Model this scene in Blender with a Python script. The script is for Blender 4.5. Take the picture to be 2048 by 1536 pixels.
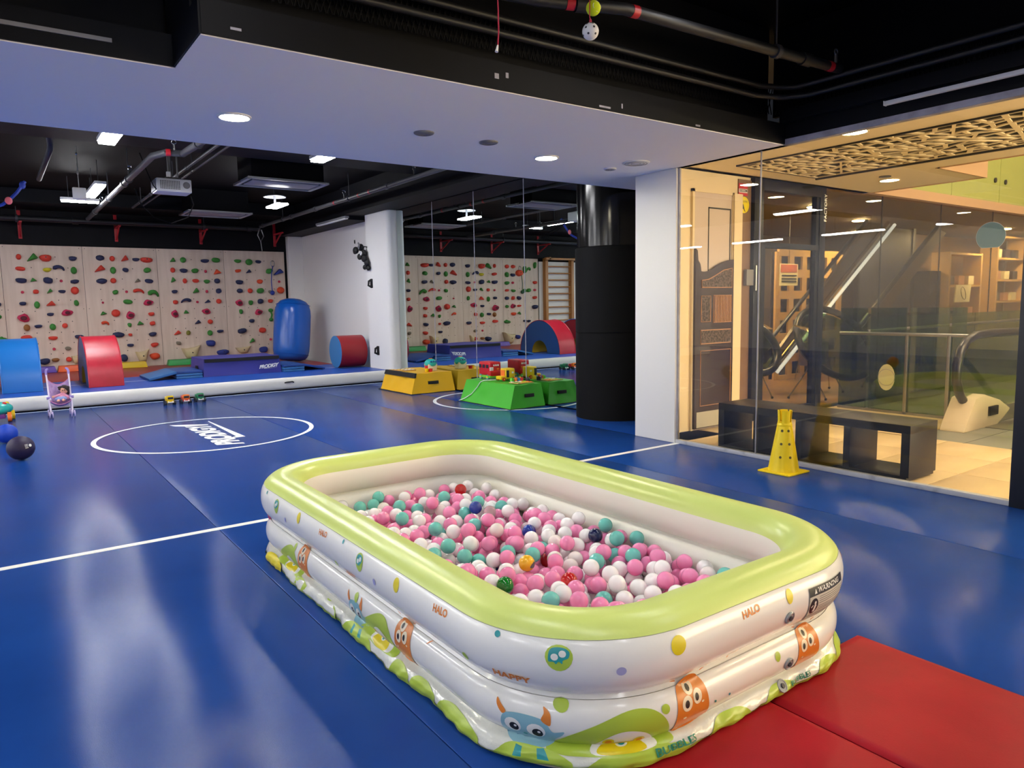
import bpy, bmesh, math, random
from mathutils import Vector, Matrix, Euler
random.seed(7)
PI = math.pi
D = bpy.data
scene = bpy.context.scene
for o in list(D.objects): D.objects.remove(o)
COL = scene.collection

# ------------------------------------------------------------------ camera
CAM_H = 1.4
yaw, pitch, roll = math.radians(35.64), math.radians(-6.347), math.radians(-1.021)
fwd = Vector((math.sin(yaw)*math.cos(pitch), math.cos(yaw)*math.cos(pitch), math.sin(pitch)))
rgt = fwd.cross(Vector((0, 0, 1))).normalized(); upv = rgt.cross(fwd)
r2 = rgt*math.cos(roll)+upv*math.sin(roll); u2 = upv*math.cos(roll)-rgt*math.sin(roll)
cd = D.cameras.new('camera'); cam = D.objects.new('camera', cd); COL.objects.link(cam)
cam.matrix_world = Matrix(((r2.x, u2.x, -fwd.x, 0), (r2.y, u2.y, -fwd.y, 0), (r2.z, u2.z, -fwd.z, CAM_H), (0, 0, 0, 1)))
cd.sensor_fit = 'HORIZONTAL'; cd.sensor_width = 36; cd.lens = 36*1444.5/2048; cd.clip_start = .05; cd.clip_end = 100
scene.camera = cam

# ------------------------------------------------------------------ world, exposure
w = D.worlds.new('world'); scene.world = w; w.use_nodes = True
w.node_tree.nodes['Background'].inputs[0].default_value = (.55, .6, .75, 1)
w.node_tree.nodes['Background'].inputs[1].default_value = .03
vs = scene.view_settings
vs.view_transform = 'Standard'; vs.look = 'None'; vs.gamma = 1; vs.use_curve_mapping = False
vs.exposure = -0.42
BATTEN_L, DOWN_L, NEAR_L, MALL_L = 135, 420, 46, 60
try: scene.cycles.transparent_max_bounces = 24
except Exception: pass

# ------------------------------------------------------------------ materials
def lin(c):
    c = c/255
    return c/12.92 if c <= .04045 else ((c+.055)/1.055)**2.4
def rgb(t): return tuple(lin(v) for v in t)+(1,)
MATS = {}
def P(name, col, rough=.5, metal=0, spec=.5, bump=None, coat=0, var=None, alpha=None, trans=0, sheen=0, bscale3=None):
    """principled material; var=(colour2, noise scale, low, high) mixes a second colour; bump=(scale, strength)"""
    m = D.materials.new(name); m.use_nodes = True; n = m.node_tree.nodes; l = m.node_tree.links; b = n['Principled BSDF']
    b.inputs['Base Color'].default_value = rgb(col); b.inputs['Roughness'].default_value = rough; b.inputs['Metallic'].default_value = metal
    b.inputs['Specular IOR Level'].default_value = spec; b.inputs['Coat Weight'].default_value = coat; b.inputs['Transmission Weight'].default_value = trans
    b.inputs['Coat Roughness'].default_value = .08
    tc = n.new('ShaderNodeTexCoord')
    if var:
        ns = n.new('ShaderNodeTexNoise'); ns.inputs['Scale'].default_value = var[1]; ns.inputs['Detail'].default_value = 5
        if bscale3:
            mp = n.new('ShaderNodeMapping'); mp.inputs['Scale'].default_value = bscale3; l.new(tc.outputs['Object'], mp.inputs[0]); l.new(mp.outputs[0], ns.inputs['Vector'])
        else: l.new(tc.outputs['Object'], ns.inputs['Vector'])
        cr = n.new('ShaderNodeValToRGB'); cr.color_ramp.elements[0].position = var[2]; cr.color_ramp.elements[1].position = var[3]
        cr.color_ramp.elements[0].color = rgb(col); cr.color_ramp.elements[1].color = rgb(var[0])
        l.new(ns.outputs['Fac'], cr.inputs[0]); l.new(cr.outputs[0], b.inputs['Base Color'])
    if bump:
        for i, (sc, st) in enumerate([bump] if not isinstance(bump[0], tuple) else bump):
            nb = n.new('ShaderNodeTexNoise'); nb.inputs['Scale'].default_value = sc; nb.inputs['Detail'].default_value = 4
            l.new(tc.outputs['Object'], nb.inputs['Vector'])
            bp = n.new('ShaderNodeBump'); bp.inputs['Strength'].default_value = st; bp.inputs['Distance'].default_value = .01
            l.new(nb.outputs['Fac'], bp.inputs['Height'])
            if b.inputs['Normal'].links: l.new(b.inputs['Normal'].links[0].from_socket, bp.inputs['Normal'])
            l.new(bp.outputs[0], b.inputs['Normal'])
    MATS[name] = m; return m
def EM(name, col, s):
    m = D.materials.new(name); m.use_nodes = True; b = m.node_tree.nodes['Principled BSDF']
    b.inputs['Base Color'].default_value = (.8, .8, .8, 1); b.inputs['Emission Color'].default_value = rgb(col); b.inputs['Emission Strength'].default_value = s
    MATS[name] = m; return m
def GL(name, tint, refl=.05, mx=1.0):
    """clear sheet glass: transparent body, Schlick mirror reflection"""
    m = D.materials.new(name); m.use_nodes = True; n = m.node_tree.nodes; l = m.node_tree.links; n.remove(n['Principled BSDF'])
    t = n.new('ShaderNodeBsdfTransparent'); t.inputs[0].default_value = rgb(tint)
    g = n.new('ShaderNodeBsdfGlossy'); g.inputs['Roughness'].default_value = 0.0
    lw = n.new('ShaderNodeLayerWeight'); lw.inputs[0].default_value = .5
    pw = n.new('ShaderNodeMath'); pw.operation = 'POWER'; pw.inputs[1].default_value = 5; l.new(lw.outputs['Facing'], pw.inputs[0])
    ma = n.new('ShaderNodeMath'); ma.operation = 'MULTIPLY_ADD'; ma.inputs[1].default_value = mx-refl; ma.inputs[2].default_value = refl; l.new(pw.outputs[0], ma.inputs[0])
    mix = n.new('ShaderNodeMixShader'); l.new(ma.outputs[0], mix.inputs[0]); l.new(t.outputs[0], mix.inputs[1]); l.new(g.outputs[0], mix.inputs[2])
    l.new(mix.outputs[0], n['Material Output'].inputs[0]); MATS[name] = m; return m

floor_blue = P('floor_blue', (27, 68, 144), .145, spec=.09, bump=((420, .10), (1.1, .08)), var=((23, 60, 132), 1.3, .35, .7))
white_line = P('white_line', (232, 233, 230), .5)
wall_white = P('wall_white', (232, 230, 227), .7, bump=(60, .03))
soffit_white = P('soffit_white', (246, 244, 246), .8)
black_paint = P('black_paint', (9, 10, 15), .6, spec=.15, var=((13, 14, 20), 2.0, .4, .7))
black_deep = P('black_deep', (5, 5, 9), .65, spec=.08)
black_gloss = P('black_gloss', (8, 8, 10), .16, spec=.35)
black_foam = P('black_foam', (10, 10, 11), .7, spec=.15, bump=(90, .05), var=((17, 17, 18), 6, .62, .75))
plywood = P('plywood', (224, 206, 190), .6, var=((210, 190, 173), 3.0, .35, .7), bscale3=(4, 1, .35))
mirror_m = P('mirror_glass', (214, 224, 218), .0, metal=1)
glass_front = GL('glass_front', (240, 238, 228), .045)
glass_shop = GL('glass_shop', (225, 224, 214), .04)
glass_green = GL('glass_green', (196, 214, 180), .06)
chrome = P('chrome', (205, 205, 208), .18, metal=1)
steel = P('steel', (150, 150, 152), .35, metal=1)
galv = P('galvanised', (165, 163, 178), .5, var=((140, 138, 150), 8, .4, .65))
white_plastic = P('white_plastic', (228, 228, 230), .35)
grey_plastic = P('grey_plastic', (120, 120, 126), .5)
dark_grey = P('dark_grey', (52, 53, 60), .5)
lamp_white = EM('lamp_white', (250, 250, 252), BATTEN_L)
lamp_near = EM('lamp_near', (252, 250, 250), NEAR_L)
lamp_down = EM('lamp_down', (255, 246, 214), DOWN_L)
lamp_mall = EM('lamp_mall', (255, 232, 196), MALL_L)
reflected_glow = EM('reflected_glow', (214, 226, 255), 2.2)  # glow standing in for the reflected escalator strip

# ------------------------------------------------------------------ geometry helpers: each returns (verts, faces)
def box(x0, x1, y0, y1, z0, z1):
    v = [(x, y, z) for z in (z0, z1) for y in (y0, y1) for x in (x0, x1)]
    return v, [(0, 2, 3, 1), (4, 5, 7, 6), (0, 1, 5, 4), (1, 3, 7, 5), (3, 2, 6, 7), (2, 0, 4, 6)]
def cbox(c, s, rz=0, rx=0, ry=0):
    g = box(-s[0]/2, s[0]/2, -s[1]/2, s[1]/2, -s[2]/2, s[2]/2)
    return xf(g, Matrix.Translation(c) @ Euler((rx, ry, rz)).to_matrix().to_4x4())
def xf(g, M): return [tuple(M @ Vector(v)) for v in g[0]], g[1]
def mv(g, x, y, z): return [(a+x, b+y, c+z) for a, b, c in g[0]], g[1]
def join(*gs):
    V, F = [], []
    for v, f in gs:
        n = len(V); V += list(v); F += [tuple(i+n for i in q) for q in f]
    return V, F
def frame(d):
    d = Vector(d).normalized(); a = Vector((0, 0, 1)) if abs(d.z) < .9 else Vector((1, 0, 0))
    x = d.cross(a).normalized(); return x, d.cross(x).normalized(), d
def cyl(p0, p1, r0, r1=None, n=16, cap=True):
    r1 = r0 if r1 is None else r1; p0, p1 = Vector(p0), Vector(p1); x, y, d = frame(p1-p0); V, F = [], []
    for p, r in ((p0, r0), (p1, r1)):
        for i in range(n):
            a = 2*PI*i/n; V.append(tuple(p+x*math.cos(a)*r+y*math.sin(a)*r))
    F = [(i, (i+1) % n, n+(i+1) % n, n+i) for i in range(n)]
    if cap: F += [tuple(range(n-1, -1, -1)), tuple(range(n, 2*n))]
    return V, F
def tube(pts, r, n=8, closed=False):
    pts = [Vector(p) for p in pts]; V, F = [], []; m = len(pts); x = None
    for i, p in enumerate(pts):
        a = pts[(i-1) % m] if (closed or i > 0) else p; b = pts[(i+1) % m] if (closed or i < m-1) else p
        d = (b-a).normalized()
        if x is None: x, y, _ = frame(d)
        else: x = (x-d*x.dot(d)).normalized(); y = d.cross(x)
        rr = r[i] if isinstance(r, (list, tuple)) else r
        for k in range(n):
            t = 2*PI*k/n; V.append(tuple(p+x*math.cos(t)*rr+y*math.sin(t)*rr))
    for i in range(m if closed else m-1):
        j = (i+1) % m
        F += [(i*n+k, i*n+(k+1) % n, j*n+(k+1) % n, j*n+k) for k in range(n)]
    if not closed: F += [tuple(range(n-1, -1, -1)), tuple(range((m-1)*n, m*n))]
    return V, F
def lathe(prof, n=24, c=(0, 0, 0)):
    V, F = [], []
    for r, z in prof:
        for i in range(n):
            a = 2*PI*i/n; V.append((c[0]+r*math.cos(a), c[1]+r*math.sin(a), c[2]+z))
    for j in range(len(prof)-1):
        F += [(j*n+i, j*n+(i+1) % n, (j+1)*n+(i+1) % n, (j+1)*n+i) for i in range(n)]
    F += [tuple(range(n-1, -1, -1)), tuple(range((len(prof)-1)*n, len(prof)*n))]
    return V, F
def sphere(c, r, n=16, m=10, s=(1, 1, 1)):
    V = [(c[0], c[1], c[2]-r*s[2])]; F = []
    for j in range(1, m):
        b = -PI/2+PI*j/m
        for i in range(n):
            a = 2*PI*i/n; V.append((c[0]+r*s[0]*math.cos(b)*math.cos(a), c[1]+r*s[1]*math.cos(b)*math.sin(a), c[2]+r*s[2]*math.sin(b)))
    V.append((c[0], c[1], c[2]+r*s[2])); L = len(V)-1
    F += [(0, 1+(i+1) % n, 1+i) for i in range(n)]
    for j in range(m-2):
        F += [(1+j*n+i, 1+j*n+(i+1) % n, 1+(j+1)*n+(i+1) % n, 1+(j+1)*n+i) for i in range(n)]
    F += [(L, L-n+i, L-n+(i+1) % n) for i in range(n)]
    return V, F
def ring(c, R, r, nrm=(0, 0, 1), n=28, m=8, sy=1, a0=0, a1=2*PI):
    x, y, d = frame(nrm); c = Vector(c); full = abs(a1-a0-2*PI) < 1e-6
    pts = [c+x*math.cos(a0+(a1-a0)*i/n)*R+y*math.sin(a0+(a1-a0)*i/n)*R*sy for i in range(n if full else n+1)]
    return tube(pts, r, m, full)
def prism(poly, h0, h1, ax='z'):
    def q(a, b, h): return {'z': (a, b, h), 'x': (h, a, b), 'y': (a, h, b)}[ax]
    n = len(poly); V = [q(a, b, h0) for a, b in poly]+[q(a, b, h1) for a, b in poly]
    F = [tuple(range(n-1, -1, -1)), tuple(range(n, 2*n))]+[(i, (i+1) % n, n+(i+1) % n, n+i) for i in range(n)]
    return V, F
def disc(c, r, nrm=(0, 0, 1), n=20, t=.002):
    c = Vector(c); d = Vector(nrm).normalized()*t; return cyl(c, c+d, r, n=n)
def arc(cx, cy, r, a0, a1, n): return [(cx+r*math.cos(a0+(a1-a0)*i/n), cy+r*math.sin(a0+(a1-a0)*i/n)) for i in range(n+1)]
def grid(fn, nu, nv, cu=False):
    V = [fn(i/nu, j/nv) for i in range(nu if cu else nu+1) for j in range(nv+1)]; F = []; k = nv+1; m = nu if cu else nu+1
    for i in range(nu):
        a, b = i*k, ((i+1) % m)*k
        F += [(a+j, b+j, b+j+1, a+j+1) for j in range(nv)]
    return V, F
TXT = {}
def text(s, size=1, shear=0, bold=0, extr=0, space=1.0):
    key = (s, size, shear, bold, extr, space)
    if key not in TXT:
        c = D.curves.new('lettering', 'FONT'); c.body = s; c.size = size; c.shear = shear; c.offset = bold; c.extrude = extr; c.align_x = 'CENTER'; c.align_y = 'CENTER'; c.space_character = space; c.resolution_u = 3
        o = D.objects.new('lettering', c); COL.objects.link(o); bpy.context.view_layer.update()
        me = o.evaluated_get(bpy.context.evaluated_depsgraph_get()).to_mesh()
        TXT[key] = ([tuple(v.co) for v in me.vertices], [tuple(p.vertices) for p in me.polygons])
        o.evaluated_get(bpy.context.evaluated_depsgraph_get()).to_mesh_clear(); D.objects.remove(o); D.curves.remove(c)
    return TXT[key]
def basis(o, x, y):
    x, y, o = Vector(x).normalized(), Vector(y).normalized(), Vector(o); z = x.cross(y)
    return Matrix(((x.x, y.x, z.x, o.x), (x.y, y.y, z.y, o.y), (x.z, y.z, z.z, o.z), (0, 0, 0, 1)))

WL = {}
def props(o, label=None, cat=None, group=None, kind=None):
    if label: o['label'] = label
    if cat: o['category'] = cat
    if group: o['group'] = group
    if kind: o['kind'] = kind
    return o
def T(name, loc, label, cat, group=None, rz=0, kind=None):
    o = D.objects.new(name, None); COL.objects.link(o); o.location = loc; o.rotation_euler = (0, 0, rz); o.empty_display_size = .1
    WL[o] = Vector(loc); return props(o, label, cat, group, kind)
def M(name, g, mat, parent=None, smooth=False, bev=0, label=None, cat=None, group=None, kind=None, local=False, seg=2):
    """one mesh object; geometry in world coordinates unless local"""
    V, F = g
    me = D.meshes.new(name)
    off = Vector((0, 0, 0))
    if not local:
        if parent is not None: off = WL.get(parent, Vector((0, 0, 0)))
        else:
            xs, ys, zs = zip(*V); off = Vector(((min(xs)+max(xs))/2, (min(ys)+max(ys))/2, min(zs)))
    me.from_pydata([(a-off.x, b-off.y, c-off.z) for a, b, c in V], [], F); me.update()
    bm = bmesh.new(); bm.from_mesh(me)
    if bev:
        bmesh.ops.remove_doubles(bm, verts=bm.verts, dist=1e-6)
        es = [e for e in bm.edges if len(e.link_faces) == 2 and e.calc_face_angle(0) > .5]
        bmesh.ops.bevel(bm, geom=es, offset=bev, segments=seg, affect='EDGES', profile=.6, clamp_overlap=True)
    bmesh.ops.recalc_face_normals(bm, faces=bm.faces); bm.to_mesh(me); bm.free()
    if smooth or bev:
        me.shade_smooth(); me.set_sharp_from_angle(angle=math.radians(smooth if isinstance(smooth, (int, float)) and smooth > 1 else 50))
    me.materials.append(mat)
    o = D.objects.new(name, me); COL.objects.link(o)
    if parent is not None: o.parent = parent; WL[o] = WL.get(parent, Vector((0, 0, 0)))
    elif not local: o.location = off; WL[o] = off
    else: WL[o] = Vector((0, 0, 0))
    return props(o, label, cat, group, kind)
def copy_tree(o, loc=None, rz=None, parent=None):
    c = o.copy(); COL.objects.link(c); c.parent = parent
    if loc is not None: c.location = loc
    if rz is not None: c.rotation_euler = (0, 0, rz)
    for ch in list(o.children): copy_tree(ch, parent=c)
    return c
ORD = ['first', 'second', 'third', 'fourth', 'fifth', 'sixth', 'seventh', 'eighth', 'ninth', 'tenth', 'eleventh', 'twelfth', 'thirteenth']
# ================================================================== THE ROOM
XM = 6.12            # mirror / right wall plane
YW = 17.1            # climbing wall plane
XG = 5.44            # glass front plane
TK = .216            # height of the air track
SO = 2.655           # underside of the white soffit
def S(name, g, mat, label, **k): return M(name, g, mat, label=label, cat=k.pop('cat', 'wall'), kind='structure', **k)

fl = S('floor', box(-7, 6.2, -5, YW, -.12, -.012), black_deep, 'blue padded gym floor laid in long mats', cat='floor')
xs = [-7, -4.92, -2.92, -.92, 1.08, 2.72, 4.36, XG]
for a, b in zip(xs, xs[1:]):
    M('floor_mat', box(a+.0015, b-.0015, -5, YW, -.02, 0), floor_blue, fl, bev=.004)
M('floor_mat', box(XG+.0015, XM+.05, 4.79, YW, -.02, 0), floor_blue, fl, bev=.004)
M('court_line', box(-7, 5.41, 4.735, 4.79, 0, .0015), white_line, fl)
def circ(cx, cy, R, w, a0=0, a1=2*PI, n=96):
    return join(*[([(cx+r*math.cos(a), cy+r*math.sin(a), .0018) for a in (a0+(a1-a0)*i/n, a0+(a1-a0)*(i+1)/n) for r in (R-w, R)], [(0, 1, 3, 2)]) for i in range(n)])
M('court_circle', circ(1.912, 8.62, 1.16, .05), white_line, fl)
M('court_circle', circ(6.17, 8.62, 1.16, .05, math.radians(93), math.radians(267)), white_line, fl)
# court lettering, read from the climbing wall side
lg = text('PRODIGY', .34, 0, .017, 0, .98)
QD = [(2.058, 7.66), (1.794, 7.764), (2.05, 9.202), (1.79, 9.266)]
lx0, lx1 = min(v[0] for v in lg[0]), max(v[0] for v in lg[0]); ly0, ly1 = min(v[1] for v in lg[0]), max(v[1] for v in lg[0])
def lmap(x, y):
    a, b = (x-lx0)/(lx1-lx0), (y-ly0)/(ly1-ly0); w4 = ((1-a)*(1-b), (1-a)*b, a*(1-b), a*b)
    return (sum(w*q[0] for w, q in zip(w4, QD)), sum(w*q[1] for w, q in zip(w4, QD)), .002)
M('floor_logo', ([lmap(x, y) for x, y, z in lg[0]], lg[1]), white_line, fl)
M('floor_logo_swoosh', prism([(2.125, 9.533), (2.177, 8.089), (1.952, 8.077), (2.099, 8.165), (2.112, 9.499)], .0005, .002), white_line, fl)
M('floor_logo_swoosh', prism([(1.669, 9.504), (1.702, 9.369), (1.807, 9.276), (2.047, 9.188), (2.055, 9.254), (1.874, 9.385)], .0005, .002), white_line, fl)
M('track_edge_line', box(-4, 5.9, 12.10, 12.125, 0, .0015), white_line, fl)

# walls
S('wall_left', box(-7.15, -7, -5, YW+.2, 0, 3.65), wall_white, 'plain white wall on the far left of the gym')
S('wall_rear', box(-7.15, 20, -5.15, -5, 0, 3.65), wall_white, 'plain white wall behind the viewer')
wb = S('wall_back', box(-7.15, 6.3, YW, YW+.15, 0, 3.65), black_paint, 'black end wall carrying plywood climbing panels')
pe = [-1.03, .245, 1.61, 2.98, 4.35, 5.72]
for a, b in zip(pe, pe[1:]):
    M('plywood_panel', box(a+.003, b-.003, YW-.022, YW, TK-.01, 2.70), plywood, wb, bev=.002)
M('plywood_edge_trim', box(-1.03, 5.72, YW-.026, YW, 2.70, 2.715), black_deep, wb)
S('wall_back_left', box(-6.9, -1.06, YW-.03, YW, 0, 2.62), wall_white, 'white painted wall beside the wooden wall bars')
S('wall_right', box(XM, XM+.15, 12.05, YW, 0, 3.62), wall_white, 'white painted side wall at the end of the air track')
S('wall_right_mirror_backing', box(XM+.02, XM+.15, 6.3, 12.05, 0, 3.62), black_paint, 'dark wall behind the mirror panels')
S('trim_1', box(5.775, XM, YW-.17, YW-.0, 0, 3.06), wall_white, 'white boxed corner post beside the climbing wall', cat='post', bev=.012)
# white half pier between wall and mirror (rounded outer corner)
pr = [(XM, 12.05), (XM, 13.0), (5.94, 13.0)]+arc(6.04, 12.15, .10, PI, 1.5*PI, 8)
S('trim_2', prism([(a, b) for a, b in pr], 0, 3.12, 'z'), wall_white, 'white pier between the side wall and the mirror', cat='pillar', smooth=30)
S('wall_corner_pier', box(5.40, 5.475, 4.79, 5.33, 0, SO), wall_white, 'square white pillar between the black column and the glass front', cat='pillar', bev=.006)
# ceilings
S('ceiling', box(-7.15, 6.4, 5.9, YW+.15, 3.62, 3.75), black_deep, 'black painted ceiling over the far end of the gym', cat='ceiling')
S('ceiling_near', box(-7.15, 5.8, -5.15, 4.4, 3.62, 3.75), black_deep, 'black painted ceiling over the near recess', cat='ceiling')
sf = S('ceiling_soffit', join(box(-7.15, .89, 4.22, 5.965, SO, 2.75), box(.89, 5.47, 3.65, 5.965, SO, 2.75), box(5.47, 7.0, 5.28, 5.965, SO, 2.75)), soffit_white, 'white dropped ceiling band crossing the gym', cat='ceiling')
M('soffit_back_fascia', box(-7.15, 6.4, 5.95, 5.97, SO+.004, 3.62), black_paint, sf)
M('soffit_front_fascia', box(.89, XG, 3.635, 3.655, SO+.006, 2.82), black_paint, sf)
M('soffit_front_fascia', box(-7.15, .89, 4.205, 4.225, SO+.006, 2.82), black_paint, sf)
M('soffit_notch_fascia', box(.88, .90, 3.64, 4.22, SO+.006, 2.82), black_paint, sf)
M('recess_back_panel', box(.89, XG, 3.83, 3.85, 2.75, 3.62), black_paint, sf)
M('recess_back_panel', box(-7.15, .89, 4.40, 4.42, 2.75, 3.62), black_paint, sf)
M('recess_side_panel', box(.90, .92, 3.65, 4.41, 2.75, 3.62), black_paint, sf)
for x, z, w_ in ((1.02, 2.70, .05), (2.52, 2.72, .03), (2.60, 2.735, .02), (3.35, 2.672, .10), (4.3, 2.668, .05), (3.55, 2.69, .012)):
    M('paint_chip', box(x, x+w_, 3.633, 3.6355, z, z+.012 if w_ > .03 else z+.03), galv, sf)
M('pale_slot', box(-2.5, .60, 4.196, 4.204, 2.725, 2.745), grey_plastic, sf)
# black beam above the glass front
bm_ = S('trim_3', box(XG-.03, XG+.12, -5, 3.65, 2.70, 2.93), black_paint, 'black beam running above the glass front', cat='beam')
M('beam_upper_panel', box(XG+.10, XG+.14, -5, 3.85, 2.93, 3.62), black_deep, bm_)
M('beam_ledge', box(XG-.10, XG-.03, -5, 3.65, 2.82, 2.92), black_paint, bm_, bev=.006)
M('glass_head_track', box(XG-.035, XG+.04, -5, 4.79, SO+.0, 2.70), galv, bm_)
S('trim_4', box(5.55, 6.4, 5.97, 13.2, 3.12, 3.62), black_paint, 'black beam along the top of the mirror', cat='beam')
S('trim_5', box(5.60, XM, 13.2, YW, 3.05, 3.62), black_paint, 'black beam along the top of the white side wall', cat='beam')
S('trim_6', box(-7, 5.78, 15.9, YW, 3.38, 3.62), black_paint, 'deep black beam above the climbing wall', cat='beam')
S('trim_7', box(-7, 6.0, 9.5, 10.1, 3.40, 3.62), black_paint, 'black cross beam under the far ceiling', cat='beam')

# mirror wall: four panels with pale joints
mw = S('wall_mirror', box(XM+.005, XM+.02, 6.45, 12.04, .01, 3.12), black_deep, 'tall mirror wall behind the toy blocks', cat='mirror')
ys = [12.04, 10.74, 9.46, 8.18, 6.45]
for a, b in zip(ys, ys[1:]):
    M('mirror_panel', box(XM-.003, XM+.006, b+.004, a-.004, .02, 3.11), mirror_m, mw)
for y in ys[1:-1]:
    M('joint_strip', box(XM-.006, XM+.004, y-.006, y+.006, .02, 3.11), galv, mw)

# glass front
gf = T('wall_glass', (XG, 3.3, 0), 'frameless glass front looking onto the mall corridor', 'glass wall', kind='structure')
M('glass_pane', box(XG-.006, XG+.006, 3.885, 4.785, .03, SO+.01), glass_front, gf)
M('glass_pane', box(XG-.006, XG+.006, 1.89, 3.877, .03, SO+.01), glass_front, gf)
M('pane_joint', box(XG-.007, XG+.007, 3.877, 3.885, .03, SO), galv, gf)
M('floor_channel', box(XG-.03, XG+.03, 1.89, 4.79, 0, .035), P('channel_grey', (172, 174, 182), .45, var=((120, 122, 130), 7, .55, .75)), gf, bev=.003)
M('edge_channel', box(XG-.012, XG+.012, 4.775, 4.79, .03, SO), galv, gf)
dr = T('door_1', (XG, 1.8, 0), 'black framed glass entrance door beside the gym glass', 'door', kind='structure')
dk = P('door_black', (22, 24, 32), .4)
M('door_jamb', box(XG-.05, XG+.05, 1.78, 1.885, 0, SO), dk, dr, bev=.004)
M('door_stile', box(XG-.035, XG+.035, 1.66, 1.772, .02, 2.3), dk, dr, bev=.004)
M('door_rail', box(XG-.035, XG+.035, .8, 1.66, .02, .16), dk, dr, bev=.004)
M('door_rail', box(XG-.035, XG+.035, .8, 1.66, 2.18, 2.3), dk, dr, bev=.004)
M('door_glass', box(XG-.006, XG+.006, .82, 1.66, .16, 2.18), glass_front, dr)
gs = T('wall_glass_rear', (XG, -2, 0), 'glass front panes beyond the entrance door', 'glass wall', kind='structure')
M('glass_pane', box(XG-.006, XG+.006, -5, .75, .03, SO), glass_front, gs)
M('floor_channel', box(XG-.03, XG+.03, -5, .79, 0, .035), MATS['channel_grey'], gs)

# round black column
cx, cy, cr = 6.20, 6.47, .475
co = T('round_column', (cx, cy, 0), 'thick round column wrapped in black foam with a glossy black top', 'column')
M('foam_wrap', lathe([(cr, 0), (cr, 1.03), (cr-.006, 1.035), (cr-.006, 1.04), (cr, 1.045), (cr, 2.04), (cr-.012, 2.05)], 56, (cx, cy, 0)), black_foam, co, smooth=40)
M('column_shaft', lathe([(cr-.025, 2.04), (cr-.025, SO+.9)], 56, (cx, cy, 0)), black_gloss, co, smooth=40)

# battens and downlights
def batten(x0, x1, y0, y1, z, label, mat=lamp_white, group='white batten lamps under the black ceiling'):
    t = T('batten_lamp', ((x0+x1)/2, (y0+y1)/2, z), label, 'lamp', group)
    M('lamp_body', box(x0-.012, x1+.012, y0-.015, y1+.015, z+.03, z+.075), white_plastic, t, bev=.006)
    if mat is lamp_near:
        for a, b in ((x0-.012, x0), (x1, x1+.012)): M('side_baffle', box(a, b, y0-.015, y1+.015, z-.03, z+.04), dark_grey, t)
        for a, b in ((y0-.015, y0), (y1, y1+.015)): M('end_baffle', box(x0, x1, a, b, z-.03, z+.04), dark_grey, t)
    M('diffuser', box(x0, x1, y0, y1, z, z+.03), mat, t, bev=.008)
    for f in (.2, .8):
        px, py = x0+(x1-x0)*(f if x1-x0 > y1-y0 else .5), y0+(y1-y0)*(f if y1-y0 > x1-x0 else .5)
        M('hanger_wire', cyl((px, py, z+.07), (px, py, 3.62), .005, n=6), dark_grey, t)
    return t
batten(1.10, 1.26, 7.7, 9.15, 3.2, 'batten lamp half hidden by the white soffit, left of the projector')
batten(1.39, 1.52, 12.2, 13.5, 3.2, 'long batten lamp end-on beside the slanting grey pipe')
batten(1.1, 1.64, 14.14, 14.20, 3.2, 'short crosswise batten lamp behind the long one')
batten(3.40, 3.56, 7.6, 8.97, 3.2, 'batten lamp half hidden by the soffit, above the large grille')
batten(-3.2, -3.04, 8.2, 9.6, 3.2, 'batten lamp seen only in the mirror, left part of the gym')
batten(-3.2, -3.04, 12.0, 13.4, 3.2, 'batten lamp seen only in the mirror near the wall bars')
for i, y in enumerate((-2.0, 1.5, 6.9, 9.6, 12.3, 15.0)):  # added battens out of frame, brightening soffit and pool side from the left
    batten(-6.3, -6.14, y-.75, y+.75, 2.95, 'added fill batten out of frame along the far white wall, %s of six' % ORD[i], lamp_white, 'added fill battens on the left side')
fl_ = T('flood_lamp', (4.16, 12.7, 3.15), 'tilted flood lamp with a round reflector beyond the large grille', 'lamp', 'white batten lamps under the black ceiling')
M('reflector', lathe([(.03, .07), (.15, .05), (.19, .02), (.185, .01), (.03, .05)], 24, (4.16, 12.75, 3.29)), dark_grey, fl_, smooth=40)
M('diffuser', box(4.06, 4.26, 12.35, 12.95, 3.13, 3.16), lamp_white, fl_, bev=.01)
M('bracket', cyl((4.16, 12.75, 3.15), (4.16, 12.75, 3.62), .02, n=8), dark_grey, fl_)
nl = 0
for x in (-4.4, -1.6, .9, 3.6):
    for y in (-2.4, .4, 2.3):
        nl += 1
        batten(x-.08, x+.08, y-.6, y+.6, 3.3, 'batten lamp in the black recess overhead, %s of twelve' % ORD[nl-1], lamp_near, 'battens above the near floor')
for i, x in enumerate((-6.45, -3.83, -1.21, 1.406, 4.024)):
    t = T('downlight', (x, 5.04, SO), ['recessed downlight at the far left end of the soffit', 'recessed downlight in the soffit, fourth from the glass', 'recessed downlight in the soffit, third from the glass', 'larger looking round downlight in the white soffit above the logo circle', 'round downlight in the white soffit above the toy blocks'][i], 'downlight', 'round downlights in the soffit')
    M('trim_ring', ring((x, 5.04, SO-.002), .098, .011, n=32), white_plastic, t, smooth=True)
    M('diffuser', cyl((x, 5.04, SO-.008), (x, 5.04, SO+.002), .092, n=32), lamp_down, t)
def puck(x, y, r, name, label, cat, mat=white_plastic, slots=True):
    t = T(name, (x, y, SO), label, cat)
    M('base', lathe([(r, 0), (r, -.006), (r*.93, -.011), (r*.2, -.012)], 28, (x, y, SO)), mat, t, smooth=40)
    M('grille', join(*[ring((x, y, SO-.012), r*k, .002, n=24, m=5) for k in (.35, .6, .82)]), grey_plastic, t)
puck(2.681, 4.788, .075, 'smoke_detector', 'small round grey vent disc in the soffit between the two downlights', 'detector', grey_plastic)
puck(3.26, 4.803, .075, 'ceiling_disc', 'flat round disc in the soffit left of the second downlight', 'detector', grey_plastic)
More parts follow.
